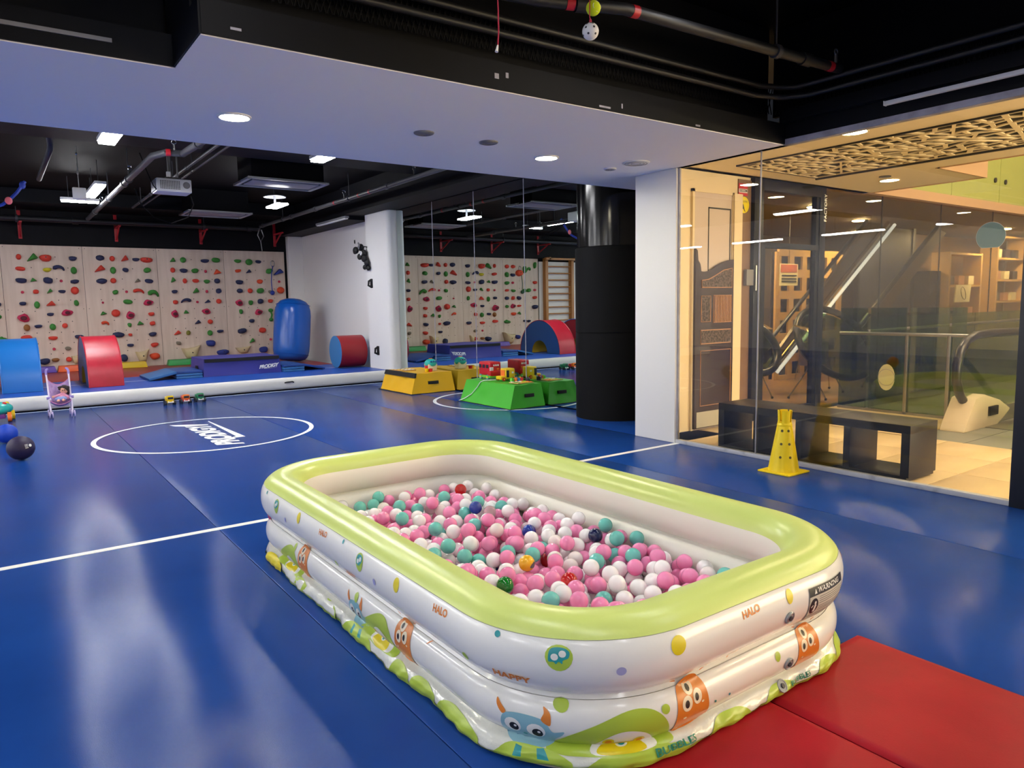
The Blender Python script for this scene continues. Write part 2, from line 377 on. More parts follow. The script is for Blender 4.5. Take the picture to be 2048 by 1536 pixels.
puck(4.874, 5.143, .06, 'ceiling_disc', 'small round disc in the soffit just behind the ceiling speaker', 'detector')
puck(4.875, 4.804, .125, 'ceiling_speaker', 'round flush ceiling speaker near the white pillar', 'speaker')
# ================================================================== FAR END: ceiling services
pipe_grey = P('pipe_grey', (62, 63, 69), .42)
pipe_dark = P('pipe_dark', (20, 21, 26), .5)
red_paint = P('red_paint', (176, 28, 42), .4)
def pipe(name, pts, r, mat, label, tape=(), couplings=(), hangers=(), cat='pipe'):
    t = T(name, pts[0], label, cat)
    M('pipe_run', tube(pts, r, 12), mat, t, smooth=60)
    def at(f):
        L = [(Vector(b)-Vector(a)).length for a, b in zip(pts, pts[1:])]; s = f*sum(L)
        for a, b, l in zip(pts, pts[1:], L):
            if s <= l: return Vector(a).lerp(Vector(b), s/l), (Vector(b)-Vector(a)).normalized()
            s -= l
        return Vector(pts[-1]), (Vector(pts[-1])-Vector(pts[-2])).normalized()
    for f in couplings:
        p, d = at(f); M('coupling', cyl(p-d*.05, p+d*.05, r*1.28, n=14), mat, t, smooth=60)
    for f in tape:
        p, d = at(f); M('red_tape', cyl(p-d*.025, p+d*.025, r*1.06, n=14), red_paint, t, smooth=60)
    for f in hangers:
        p, d = at(f); M('hanger_rod', cyl(p, (p.x, p.y, 3.62), .007, n=6), dark_grey, t)
        M('clamp', cyl(p-d*.02, p+d*.02, r*1.35, n=14), dark_grey, t, smooth=60)
    return t
pipe('wall_pipe', [(-6.8, 16.6, 3.15), (5.05, 16.6, 3.16)], .055, pipe_dark, 'thick dark pipe running the length of the climbing wall top', couplings=(.3, .7, .98), hangers=(.2, .62, .9))
pipe('sprinkler_pipe', [(1.71, 16.6, 3.2), (1.70, 9.55, 3.2), (1.80, 9.25, 3.2), (1.97, 9.23, 3.2), (2.01, 8.4, 3.2), (2.03, 6.3, 3.2)], .04, pipe_grey, 'grey sprinkler pipe with a kink beside the projector', tape=(.705,), couplings=(.12, .3, .46), hangers=(.3, .5, .78))
pipe('sprinkler_pipe', [(5.03, 16.5, 3.2), (5.035, 10.42, 3.2), (5.03, 6.3, 3.2)], .035, pipe_grey, 'straight grey sprinkler pipe running above the white side wall', tape=(.42, .52, .56), couplings=(.02, .2, .33, .62), hangers=(.15, .48))
pipe('conduit', [(2.40, 15.8, 3.37), (2.40, 9.5, 3.37), (2.45, 6.3, 3.37)], .022, pipe_grey, 'thin grey conduit below the projector bracket', couplings=(.2, .5), hangers=(.1, .4))
pipe('conduit', [(2.51, 15.3, 3.36), (2.51, 9.4, 3.36), (2.56, 6.3, 3.36)], .016, pipe_grey, 'thinner grey conduit running beside the other conduit', couplings=(.4,), hangers=(.45,))
pipe('drop_pipe', [(.72, 6.3, 3.5), (.72, 10.2, 3.5), (.75, 10.5, 3.42), (.75, 10.55, 3.36), (.75, 13.0, 3.36)], .035, pipe_dark, 'dark bent pipe in the upper left ceiling')
for x, y in ((1.70, 11.2), (1.71, 14.4), (5.03, 11.8), (5.03, 9.3), (1.88, 9.24)):
    t = T('fire_sprinkler', (x, y, 3.23), {(1.70, 11.2): 'sprinkler head on the slanting pipe beside the long batten', (1.71, 14.4): 'sprinkler head on the slanting pipe near the thick wall pipe', (5.03, 11.8): 'sprinkler head on the right pipe above the climbing wall corner', (5.03, 9.3): 'sprinkler head on the right pipe near the soffit', (1.88, 9.24): 'sprinkler head on the kink of the pipe above the projector'}[(x, y)], 'sprinkler', 'fire sprinklers on the far pipes')
    M('stem', cyl((x, y, 3.23), (x, y, 3.30), .012, n=8), chrome, t)
    M('yoke', ring((x, y, 3.325), .025, .005, (0, 1, 0), 14, 6), chrome, t)
    M('deflector', cyl((x, y, 3.35), (x, y, 3.355), .03, n=12), chrome, t)
# red wall brackets carrying the thick pipe
for i, x in enumerate((-5.95, -4.33, -2.7, -1.05, .60, 2.25, 3.90, 5.52)):
    t = T('wall_bracket', (x, YW, 2.83), 'red triangular steel bracket on the black wall, %s from the white corner post' % ORD[7-i], 'bracket', 'red brackets above the climbing wall')
    M('wall_plate', box(x-.03, x+.03, YW-.02, YW, 2.82, 3.36), red_paint, t, bev=.003)
    M('arm', box(x-.022, x+.022, YW-.60, YW-.02, 3.075, 3.105), red_paint, t, bev=.003)
    M('strut', cyl((x, YW-.02, 2.86), (x, YW-.48, 3.08), .018, n=8), red_paint, t)
    M('bolt', cyl((x, YW-.02, 2.86), (x, YW-.028, 2.86), .012, n=8), chrome, t)
# ceiling cassette grilles
for i, (x0, x1, y0, y1, z) in enumerate(((3.065, 4.237, 10.46, 11.25, 3.2), (3.11, 4.27, 14.43, 15.28, 3.2))):
    t = T('ceiling_grille', ((x0+x1)/2, (y0+y1)/2, z), ['large air conditioning grille hanging from the black ceiling', 'farther air conditioning grille above the climbing wall'][i], 'air conditioner', 'air conditioning grilles')
    M('duct_box', box(x0+.06, x1-.06, y0+.06, y1-.06, z+.03, 3.62), black_deep, t)
    fr = P('grille_frame', (168, 168, 172), .45) if i == 0 else MATS['grille_frame']
    M('frame', join(box(x0, x1, y0, y0+.055, z, z+.03), box(x0, x1, y1-.055, y1, z, z+.03), box(x0, x0+.055, y0, y1, z, z+.03), box(x1-.055, x1, y0, y1, z, z+.03)), fr, t, bev=.004)
    M('slot', box(x0+.055, x1-.055, y0+.055, y1-.055, z+.022, z+.03), black_deep, t)
    M('centre_panel', box(x0+.10, x1-.10, y0+.17, y1-.17, z+.002, z+.02), P('grille_panel', (150, 148, 158), .4) if i == 0 else MATS['grille_panel'], t, bev=.004)
# projector
t = T('projector', (2.36, 12.0, 3.2), 'white ceiling projector with a large slotted vent', 'projector')
x0, x1, y0, y1, z0, z1 = 2.19, 2.60, 11.85, 12.16, 3.06, 3.20
x0, x1, y0, y1, z0, z1 = 2.02, 2.48, 11.2, 11.55, 3.045, 3.23
pj = P('projector_white', (226, 226, 230), .4)
M('body', box(x0, x1, y0, y1, z0, z1), pj, t, bev=.018)
for k in range(6):
    for j in range(12):
        M('vent_slot', cbox((x0+.055+j*.022, y0-.001, z0+.045+k*.02), (.013, .008, .012)), dark_grey, t)
M('lens_ring', ring((x1-.07, y0-.001, (z0+z1)/2+.01), .042, .006, (0, 1, 0), 20, 6), grey_plastic, t, smooth=True)
M('lens', cyl((x1-.07, y0-.004, (z0+z1)/2+.01), (x1-.07, y0+.01, (z0+z1)/2+.01), .038, n=20), grey_plastic, t)
M('side_plate', box(x0-.015, x0, y0+.03, y1-.03, z0+.02, z1-.02), grey_plastic, t)
M('mount_plate', box(2.16, 2.36, y0+.08, y1-.06, z1, z1+.03), dark_grey, t)
for xx, yy in ((2.2, y0+.1), (2.32, y0+.1), (2.26, y1-.1)): M('mount_pole', cyl((xx, yy, z1+.02), (xx, yy, 3.62), .012, n=8), steel, t)
M('mount_clamp', cbox((2.2, y0+.1, z1+.07), (.05, .05, .07)), white_plastic, t, bev=.006)
t = T('projector_cable', (2.6, 11.3, 2.9), 'black cables drooping behind the projector', 'cable')
M('cable', tube([(2.52, 11.5, 3.05), (2.6, 11.7, 2.95), (2.62, 12.2, 2.82), (2.45, 12.6, 2.76), (2.2, 12.6, 2.84), (2.0, 12.4, 3.0), (1.9, 12.2, 3.2)], .008, 6), black_deep, t, smooth=True)
M('cable', tube([(2.06, 11.3, 3.05), (1.96, 11.1, 3.1), (1.88, 11.0, 3.25), (1.8, 11.0, 3.5)], .007, 6), black_deep, t, smooth=True)
# hanging white device with antenna
t = T('wifi_unit', (1.09, 12.0, 2.95), 'white box with a hanging rod in front of the bright battens', 'router')
M('box_body', box(1.04, 1.20, 11.55, 11.62, 2.92, 3.07), white_plastic, t, bev=.012)
M('rod', cyl((1.12, 11.58, 3.07), (1.12, 11.58, 3.62), .006, n=6), steel, t)
M('rod_joint', cyl((1.12, 11.58, 3.25), (1.12, 11.58, 3.29), .014, n=8), steel, t)
M('rod_tip', sphere((1.12, 11.58, 3.52), .016, 8, 6), chrome, t)
# wall strip lamp unlit over the white wall
t = T('strip_light', (5.9, 14, 3.0), 'unlit pale strip light on the beam above the white wall', 'lamp')
M('body', box(5.50, 5.58, 12.9, 14.4, 3.04, 3.08), grey_plastic, t, bev=.006)
M('cover', box(5.51, 5.57, 12.93, 14.37, 3.025, 3.04), white_plastic, t)
# blue climbing strap
sb = P('strap_blue', (24, 52, 150), .5)
t = T('hanging_strap', (.35, 14, 3.1), 'blue webbing strap with a red carabiner by the ceiling at far left', 'strap')
pts = [(.62, 14, 3.46), (.58, 14, 3.40), (.50, 14, 3.28), (.42, 14, 3.19), (.30, 14, 3.08), (.1, 14, 3.0), (-.2, 14, 2.98)]
M('webbing', tube(pts, .026, 6), sb, t, smooth=True)
M('knot', sphere((.58, 14, 3.40), .045, 10, 8, (1, .7, 1.4)), sb, t, smooth=True)
M('carabiner', sphere((.38, 13.96, 3.14), .06, 12, 8, (.85, .3, 1.0)), P('carabiner_red', (205, 96, 110), .4), t, smooth=True)
# loop of rope at pipe end
t = T('rope_loop', (5.02, 16.4, 2.9), 'grey looped cord hanging from the pipe end above the climbing wall', 'rope')
M('loop', tube([(4.98, 16.4, 3.15), (4.93, 16.4, 3.0), (4.99, 16.4, 2.86), (5.06, 16.4, 2.98), (5.02, 16.4, 3.12)], .011, 6), steel, t, smooth=True)
M('tail', cyl((4.99, 16.4, 2.87), (5.01, 16.4, 2.66), .009, n=6), steel, t)

# ------------------------------------------------------------------ climbing holds
HC = {'R': ((214, 62, 46), 'orange red'), 'G': ((52, 130, 48), 'green'), 'N': ((32, 42, 82), 'navy blue'), 'P': ((205, 52, 86), 'pinkish red'), 'Y': ((206, 196, 30), 'yellow'),
      'M': ((198, 40, 88), 'magenta'), 'T': ((150, 98, 48), 'brown'), 'K': ((128, 120, 104), 'stone grey'), 'C': ((212, 192, 150), 'cream'), 'O': ((224, 78, 42), 'orange'), 'V': ((120, 118, 40), 'olive'), 'B': ((38, 56, 138), 'royal blue')}
HM = {k: P('hold_'+k, v[0], .62, bump=(90, .12)) for k, v in HC.items()}
SHP = {'b': 'rounded', 'r': 'round', 't': 'wedge shaped', 'j': 'pocketed', 's': 'tiny round', 'h': 'curved', 'w': 'large scooped', 'd': 'dumbbell shaped'}
HOLDS = "-0.9,2.54,G,b,0.09,0.22;-0.89,1.79,P,s,0.08,0.06;-0.89,2.02,R,b,0.12,0.11;-0.88,1.31,N,b,0.17,0.15;-0.88,1.58,R,b,0.13,0.1;-0.66,1.78,G,b,0.13,0.1;-0.66,2.35,G,h,0.14,0.23;-0.65,0.89,N,b,0.11,0.08;-0.52,2.4,G,b,0.11,0.23;-0.51,1.77,G,b,0.11,0.1;-0.5,0.9,N,b,0.09,0.07;-0.32,2.28,O,r,0.22,0.17;-0.31,1.34,R,b,0.13,0.07;-0.3,1.12,G,t,0.12,0.09;-0.3,1.56,N,b,0.14,0.1;-0.23,0.45,B,b,0.16,0.14;-0.11,2.46,R,b,0.13,0.09;-0.1,1.12,O,b,0.15,0.11;-0.1,1.78,G,b,0.13,0.1;-0.09,1.33,M,j,0.15,0.12;-0.09,1.56,R,b,0.1,0.1;-0.09,2,P,s,0.07,0.06;-0.09,2.23,N,b,0.14,0.1;0.1,0.41,C,w,0.38,0.31;0.11,2.46,R,r,0.12,0.1;0.12,1.79,R,b,0.12,0.08;0.12,2,G,b,0.14,0.11;0.12,2.23,G,b,0.11,0.13;0.13,0.88,G,b,0.2,0.08;0.13,1.32,G,b,0.1,0.08;0.13,1.56,N,b,0.12,0.09;0.15,0.91,G,b,0.06,0.06;0.53,1.29,M,j,0.19,0.16;0.54,1.58,N,b,0.11,0.09;0.54,2.47,R,r,0.08,0.1;0.55,0.91,R,b,0.17,0.08;0.55,1.79,P,s,0.05,0.05;0.55,2.03,N,b,0.17,0.12;0.55,2.25,R,b,0.15,0.09;0.57,1.1,T,r,0.1,0.12;0.75,2.03,G,t,0.11,0.08;0.76,1.13,N,b,0.12,0.08;0.76,2.46,G,t,0.19,0.17;0.77,1.54,G,r,0.09,0.13;0.77,1.8,R,b,0.09,0.08;0.81,0.44,N,b,0.18,0.15;0.98,1.36,N,b,0.11,0.08;0.98,2.47,R,b,0.19,0.15;0.99,0.66,P,s,0.05,0.05;0.99,0.89,R,b,0.15,0.09;0.99,2.02,N,b,0.15,0.11;0.99,2.24,Y,b,0.13,0.1;1,0.45,T,b,0.12,0.08;1,1.1,G,r,0.1,0.12;1,1.57,R,t,0.16,0.1;1,1.81,G,t,0.1,0.1;1.18,2.24,N,h,0.19,0.15;1.21,1.12,R,b,0.09,0.09;1.21,1.81,N,b,0.12,0.08;1.21,2.01,P,s,0.05,0.05;1.23,0.44,R,b,0.09,0.09;1.23,0.66,K,b,0.1,0.07;1.27,1.38,M,j,0.19,0.12;1.35,0.44,C,w,0.14,0.18;1.43,1.82,R,r,0.13,0.14;1.44,0.9,N,b,0.15,0.1;1.44,1.57,G,b,0.08,0.11;1.44,2.01,N,b,0.14,0.1;1.44,2.22,G,r,0.1,0.13;1.44,2.47,N,b,0.13,0.11;1.9,2.26,R,t,0.2,0.15;1.91,1.35,G,t,0.12,0.08;1.91,1.57,P,s,0.04,0.04;1.92,1.13,O,h,0.13,0.12;1.92,2.02,N,b,0.18,0.12;1.92,2.48,N,b,0.14,0.1;2.13,1.35,R,r,0.15,0.14;2.13,2.02,R,r,0.1,0.1;2.14,2.23,G,r,0.1,0.13;2.14,2.47,R,r,0.09,0.1;2.15,0.9,N,b,0.2,0.1;2.15,1.79,G,b,0.1,0.1;2.22,0.41,N,b,0.13,0.14;2.36,0.68,N,b,0.12,0.08;2.36,1.79,P,s,0.05,0.05;2.37,0.9,R,b,0.07,0.07;2.37,1.11,G,b,0.07,0.11;2.37,1.58,G,b,0.16,0.09;2.37,2.25,N,b,0.11,0.1;2.37,2.48,R,t,0.14,0.13;2.4,1.3,M,j,0.15,0.16;2.57,0.44,C,w,0.24,0.25;2.58,1.13,G,t,0.13,0.09;2.58,1.78,R,h,0.2,0.14;2.58,2.02,K,t,0.11,0.09;2.58,2.47,N,b,0.13,0.09;2.76,1.56,M,j,0.18,0.12;2.78,2.24,G,b,0.13,0.1;2.78,2.47,R,b,0.22,0.13;2.8,0.9,N,b,0.14,0.11;2.8,1.33,R,b,0.11,0.1;2.8,2.02,N,b,0.15,0.1;2.81,0.43,O,b,0.18,0.15;2.81,1.12,R,b,0.1,0.08;2.82,0.67,R,b,0.14,0.1;2.86,1.72,G,h,0.19,0.21;3.26,1.31,M,j,0.13,0.16;3.28,2.04,G,t,0.1,0.12;3.28,2.25,R,r,0.09,0.1;3.29,0.9,R,t,0.15,0.1;3.29,1.57,R,b,0.09,0.1;3.29,1.8,N,b,0.11,0.09;3.29,2.47,G,t,0.11,0.1;3.3,0.68,K,b,0.09,0.09;3.5,1.35,G,t,0.11,0.08;3.5,2.25,N,b,0.15,0.1;3.5,2.47,G,r,0.11,0.11;3.51,0.89,V,b,0.08,0.09;3.51,1.57,N,h,0.2,0.14;3.51,2.02,R,r,0.08,0.1;3.54,0.46,C,w,0.36,0.27;3.72,1.12,N,t,0.13,0.09;3.72,1.81,G,t,0.13,0.12;3.73,2.03,R,b,0.13,0.09;3.73,2.25,G,b,0.13,0.11;3.74,1.56,P,s,0.05,0.05;3.91,1.35,M,j,0.17,0.12;3.95,1.57,N,t,0.13,0.08;3.95,1.79,P,s,0.05,0.06;3.95,2.23,P,s,0.05,0.06;3.95,2.47,N,b,0.16,0.1;3.96,0.66,B,b,0.18,0.17;3.96,0.87,G,r,0.1,0.11;3.96,2.02,G,b,0.11,0.11;3.98,1.12,R,r,0.1,0.09;4.18,0.91,N,b,0.13,0.08;4.18,2.02,N,b,0.11,0.1;4.18,2.48,G,b,0.16,0.1;4.19,1.57,R,r,0.1,0.1;4.2,1.8,N,b,0.11,0.1;4.2,2.22,O,t,0.16,0.12;4.21,0.44,B,b,0.24,0.17;4.63,1.53,M,j,0.15,0.14;4.65,2.26,O,b,0.12,0.09;4.65,2.48,G,b,0.14,0.1;4.66,0.46,C,w,0.32,0.15;4.66,0.9,N,b,0.18,0.13;4.66,1.34,G,b,0.07,0.12;4.66,1.8,N,b,0.12,0.09;4.66,2.01,N,b,0.15,0.12;4.87,0.66,G,t,0.12,0.11;4.88,2.24,N,t,0.12,0.09;4.89,1.12,N,b,0.11,0.09;4.89,1.54,G,b,0.09,0.12;4.89,1.8,R,r,0.1,0.1;4.9,2.45,G,r,0.14,0.13;5.06,1.31,M,j,0.16,0.13;5.11,1.56,N,b,0.12,0.1;5.11,2.47,N,b,0.12,0.09;5.12,0.44,B,b,0.18,0.13;5.12,0.89,R,b,0.14,0.11;5.12,1.8,G,b,0.15,0.11;5.12,2.02,O,b,0.12,0.11;5.3,0.67,P,s,0.05,0.05;5.33,1.24,G,d,0.13,0.3;5.34,1.57,R,b,0.1,0.09;5.35,1.78,K,b,0.09,0.08;5.35,2.25,G,b,0.14,0.11;5.56,2.23,B,t,0.24,0.16;5.57,2.01,P,s,0.05,0.05;5.59,1.81,O,r,0.15,0.14"
rng = random.Random(3)
def hold_geo(k, w, h):
    """protrudes towards -y from the panel; local origin on the panel face"""
    dp = {'b': .55, 'r': .5, 't': .5, 'j': .45, 's': .6, 'h': .4, 'w': .5, 'd': .3}[k]*min(w, h)+.02; a, b = w/2, h/2
    if k == 'j0':
        tilt = rng.uniform(-.6, .6); pts = []
        for i in range(14):
            t = 2*PI*i/14; r = 1+.16*math.sin(2*t+tilt)
            pts.append((a*.72*r*math.cos(t), -dp*.35-.25*dp*math.sin(t), b*.68*r*math.sin(t)))
        rr = [min(a, b)*(.34+.10*math.cos(2*PI*i/14)) for i in range(14)]
        return tube(pts, rr, 8, True)
    if k == 'h':
        s = rng.choice((-1, 1)); pts = [(s*a*.92*math.cos(t), -dp*.5*math.sin(PI*(t-.2)/2.4)-.012, b*1.05*(math.sin(t)-.45)) for t in [.2+2.4*i/9 for i in range(10)]]
        return tube(pts, [min(a, b)*(.18+.34*(i/9)**.8) if i < 9 else min(a, b)*.2 for i in range(10)], 8)
    if k == 'd':
        return join(sphere((0, -dp*.5, b*.62), a*.8, 10, 8, (1, .6, .8)), sphere((0, -dp*.5, -b*.66), a*.72, 10, 8, (1, .6, .85)), tube([(0, -dp*.6, b*.5), (.02, -dp*.8, 0), (0, -dp*.6, -b*.5)], a*.3, 8))
    n = 12
    if k == 't':
        s = rng.choice((-1, 1)); base = [(-a, -b*.9), (a, -b*rng.uniform(.1, .8)), (s*a*.25, b)]
        out = []
        for i in range(3):
            p, q = base[i], base[(i+1) % 3]; out += [(p[0]+(q[0]-p[0])*t, p[1]+(q[1]-p[1])*t) for t in (.1, .5, .9)]
    elif k == 'j':
        s = rng.choice((-1, 1)); out = [(s*x*a, z*b) for x, z in ((-1, -.35), (-.75, -.8), (-.1, -.95), (.6, -.6), (1, .05), (.85, .5), (.3, .75), (-.2, 1), (-.6, .7), (-.85, .2))]
    elif k == 'w':
        out = [(-a, b*.62), (-a*.4, b*.58), (a*.3, b*.7), (a, b), (a*.86, b*.35), (a*.66, -b*.3), (a*.5, -b*.85), (a*.2, -b), (-a*.3, -b), (-a*.55, -b*.7), (-a*.78, -b*.1)]
    else:
        e = 1 if k in 'rs' else rng.uniform(.8, 1.0); cut = 0 if k in 'rs' else rng.choice((0, .35, .5)); tl = rng.uniform(-.3, .3)
        out = []
        for i in range(n):
            t = 2*PI*i/n; x = math.copysign(abs(math.cos(t))**e, math.cos(t)); z = math.copysign(abs(math.sin(t))**e, math.sin(t))
            if z > 0: z *= (1-cut)
            j = 1+rng.uniform(-.06, .06)*(k == 'b')
            out.append((a*j*x, b*j*(z+tl*x*.5*(k == 'b'))))
    n = len(out); V = []; F = []
    for s, d in ((1, 0), (1.0, .25), (.9, .68), (.62, .93), (.28, 1.0)):
        V += [(x*s, -dp*d, z*s+(.06*h*d if k == 'w' else 0)) for x, z in out]
    for j in range(4): F += [(j*n+i, j*n+(i+1) % n, (j+1)*n+(i+1) % n, (j+1)*n+i) for i in range(n)]
    F.append(tuple(range(4*n, 5*n)))
    return V, F
HL = []
for e in HOLDS.split(';'):
    a = e.split(','); HL.append((float(a[0]), float(a[1]), a[2], a[3], float(a[4])*1.1, float(a[5])*1.12))
PN = ['first', 'second', 'third', 'fourth', 'fifth']
boltm = P('bolt_dark', (40, 38, 40), .5)
for pi in range(5):
    hs = sorted([h for h in HL if pe[pi] <= h[0] < pe[pi+1] or (pi == 0 and h[0] < pe[0])], key=lambda h: -h[1])
    rows, cur = [], []
    for h in hs:
        if cur and cur[0][1]-h[1] > .13: rows.append(cur); cur = []
        cur.append(h)
    if cur: rows.append(cur)
    for ri, row in enumerate(rows):
        for ci, (x, z, c, k, w_, h_) in enumerate(sorted(row)):
            t = T('climbing_hold', (x, YW-.022, z), '%s %s climbing hold, %s in the %s row of the %s plywood panel' % (HC[c][1], SHP[k], ORD[ci], ORD[ri], PN[pi]), 'climbing hold', 'climbing holds on the plywood wall')
            M('grip', hold_geo(k, w_, h_), HM[c], t, smooth=60, local=True)
            if k == 'j': M('pocket', sphere((0, -(.45*min(w_, h_)+.02)-.002, -.02*h_), .2*min(w_, h_)+.012, 10, 8, (1.2, .25, .9)), P('pocket_dark', (86, 16, 38), .7) if 'pocket_dark' not in MATS else MATS['pocket_dark'], t, smooth=True, local=True)
            elif k in 'rbw' and w_ > .2:
                dpt = .55*min(w_, h_)+.022
                M('bolt', cyl((0, -dpt+.012, 0), (0, -dpt-.002, 0), .014, n=8), boltm, t, local=True)
bolts = []
for pi in range(5):
    for r in range(10):
        for c in range(5):
            x = pe[pi]+.28+c*.205; z = 2.48-r*.213
            if all(abs(x-h[0]) > h[4]/2+.03 or abs(z-h[1]) > h[5]/2+.03 for h in HL): bolts.append(disc((x, YW-.022, z), .010, (0, -1, 0), 6, .001))
M('bolt_sockets', join(*bolts), boltm, wb, kind='stuff')
pscr = []
for x in pe[1:-1]:
    for z in (2.66, 1.45): pscr += [disc((x-.05, YW-.022, z), .008, (0, -1, 0), 6, .001), disc((x+.05, YW-.022, z), .008, (0, -1, 0), 6, .001)]
M('panel_screws', join(*pscr), boltm, wb, kind='stuff')
# sling hanging on the climbing wall
for i, (x, z, mat, lb) in enumerate(((5.42, 2.42, sb, 'blue sling with a ball end hanging from a steel clip on the climbing wall'), (-.32, 2.4, P('strap_green', (40, 86, 60), .5), 'green and grey sling hanging from a hold on the leftmost panel'))):
    t = T('sling', (x, YW-.1, z-.6), lb, 'sling')
    M('clip', ring((x, YW-.09, z), .045, .008, (0, 1, 0), 14, 6, 1.6), steel, t, smooth=True)
    M('cord', tube([(x, YW-.1, z-.05), (x-.04, YW-.11, z-.2), (x-.06, YW-.12, z-.42), (x-.05, YW-.12, z-.62)], .011, 6), mat, t, smooth=True)
    M('ball_end', sphere((x-.05, YW-.12, z-.67), .055, 12, 8), mat, t, smooth=True)
# wooden wall bars
wood = P('wood_bar', (186, 128, 62), .4, var=((164, 106, 48), 4, .3, .7), bscale3=(1, 1, .2))
t = T('wall_bars', (-1.75, YW-.1, 0), 'wooden wall bars ladder left of the climbing wall', 'wall bars')
for x in (-1.25, -2.25): M('upright', box(x-.05, x+.05, YW-.17, YW-.03, 0, 2.72), wood, t, bev=.005)
for k in range(12): M('rung', cyl((-1.24, YW-.12, .28+k*.2), (-2.26, YW-.12, .28+k*.2), .019, n=10), wood, t, smooth=True)
M('top_bar', box(-2.35, -1.1, YW-.34, YW-.26, 2.66, 2.72), wood, t, bev=.005)
M('top_arm', box(-1.28, -1.22, YW-.34, YW-.1, 2.66, 2.74), wood, t)
M('top_arm', box(-2.28, -2.22, YW-.34, YW-.1, 2.66, 2.74), wood, t)
# ================================================================== AIR TRACK AND SOFT PLAY
track_blue = P('track_blue', (28, 78, 172), .42, bump=(240, .05))
track_white = P('track_white', (226, 226, 222), .38, bump=(5, .05))
mat_red = P('mat_red', (150, 26, 34), .38, bump=(4, .06))
vin_red = P('vinyl_red', (196, 34, 58), .34, bump=((7, .25), (60, .05)), var=((182, 28, 50), 3, .4, .6))
vin_blue = P('vinyl_blue', (24, 112, 196), .36, bump=(3, .08))
vin_navy = P('vinyl_navy', (48, 52, 142), .45, bump=(9, .15))
vin_mid = P('vinyl_mid', (30, 68, 136), .45, bump=(8, .1))
vin_pale = P('vinyl_pale', (50, 108, 166), .45, bump=(8, .1))
vin_purple = P('vinyl_purple', (44, 90, 146), .45, bump=(8, .1))
vin_yel = P('vinyl_inner_yellow', (206, 168, 40), .5)
vin_dark = P('vinyl_dark_red', (140, 22, 40), .4)
vin_teal = P('vinyl_teal', (30, 92, 140), .45, bump=(6, .1))
black_fab = P('black_fabric', (16, 16, 18), .7)
at_ = T('air_track', (2.5, 12.2, 0), 'long inflated air track with white sides and blue top', 'air track')
TX0, TX1 = -4.2, 5.93
sec = [(14.42, .02), (14.42, .19), (14.40, TK-.004), (12.26, TK-.004)]+[(12.26-.085*math.sin(t)**.8, .108+.104*math.cos(t)) for t in [PI*i/10 for i in range(1, 10)]]+[(12.26, .004)]
M('side_wall', prism(sec, TX0, TX1, 'x'), track_white, at_, smooth=50)
M('top_sheet', box(TX0, TX1, 12.255, 14.40, TK-.006, TK), track_blue, at_)
M('lane_stripe', box(TX0, TX1, 13.50, 13.522, TK, TK+.0012), white_line, at_)
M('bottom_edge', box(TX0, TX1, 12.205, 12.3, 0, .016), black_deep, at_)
M('grab_handle', tube([(3.98, 12.176, .13), (4.0, 12.15, .14), (4.1, 12.145, .145), (4.13, 12.176, .13)], .012, 6), black_fab, at_, smooth=True)
lm = T('landing_mat', (1, 15.8, 0), 'dark red crash mat filling the space below the climbing wall', 'mat')
M('cover', box(-1.02, 5.77, 14.44, YW-.03, 0, TK), mat_red, lm, bev=.02)

def arch(name, x0, x1, yc, mo, me, label, cat='soft play arch'):
    t = T(name, ((x0+x1)/2, yc, TK), label, cat, 'foam tunnel arches on the air track')
    def pa(R, leg, n=22): return [(-R, 0), (-R, leg*.5), (-R, leg)]+[(-R*math.cos(PI*i/n), leg+R*math.sin(PI*i/n)) for i in range(1, n)]+[(R, leg), (R, leg*.5), (R, 0)]
    O, I = pa(.765, .012), pa(.29, .012); n = len(O)
    def strip(A, xa, xb): return [(x, yc+a, TK+.001+b) for a, b in A for x in (xa, xb)], [(2*i, 2*i+1, 2*i+3, 2*i+2) for i in range(n-1)]
    M('outer_cover', strip(O, x0, x1), mo, t, smooth=60)
    M('tunnel_lining', strip(I, x0, x1), vin_yel, t, smooth=60)
    for x, nm in ((x0, 'end_panel'), (x1, 'end_panel')):
        M(nm, ([(x, yc+a, TK+.001+b) for a, b in O]+[(x, yc+a, TK+.001+b) for a, b in I], [(i, i+1, n+i+1, n+i) for i in range(n-1)]), me, t)
        M('piping', tube([(x, yc+a, TK+.004+b) for a, b in O], .009, 6), mo, t, smooth=True)
    M('foot', box(x0, x1, yc-.765, yc-.29, TK+.001, TK+.004), me, t); M('foot', box(x0, x1, yc+.29, yc+.765, TK+.001, TK+.004), me, t)
    return t
arch('tunnel_arch', 1.165, 1.64, 13.62, vin_red, vin_purple, 'red vinyl foam arch with blue end panels on the air track')
arch('tunnel_arch', .065, .556, 13.62, vin_blue, vin_dark, 'bright blue vinyl foam arch at the left edge of the photo')
arch('tunnel_arch', -1.15, -.65, 13.62, vin_dark, vin_blue, 'dark red foam arch seen only at the edge of the mirror')

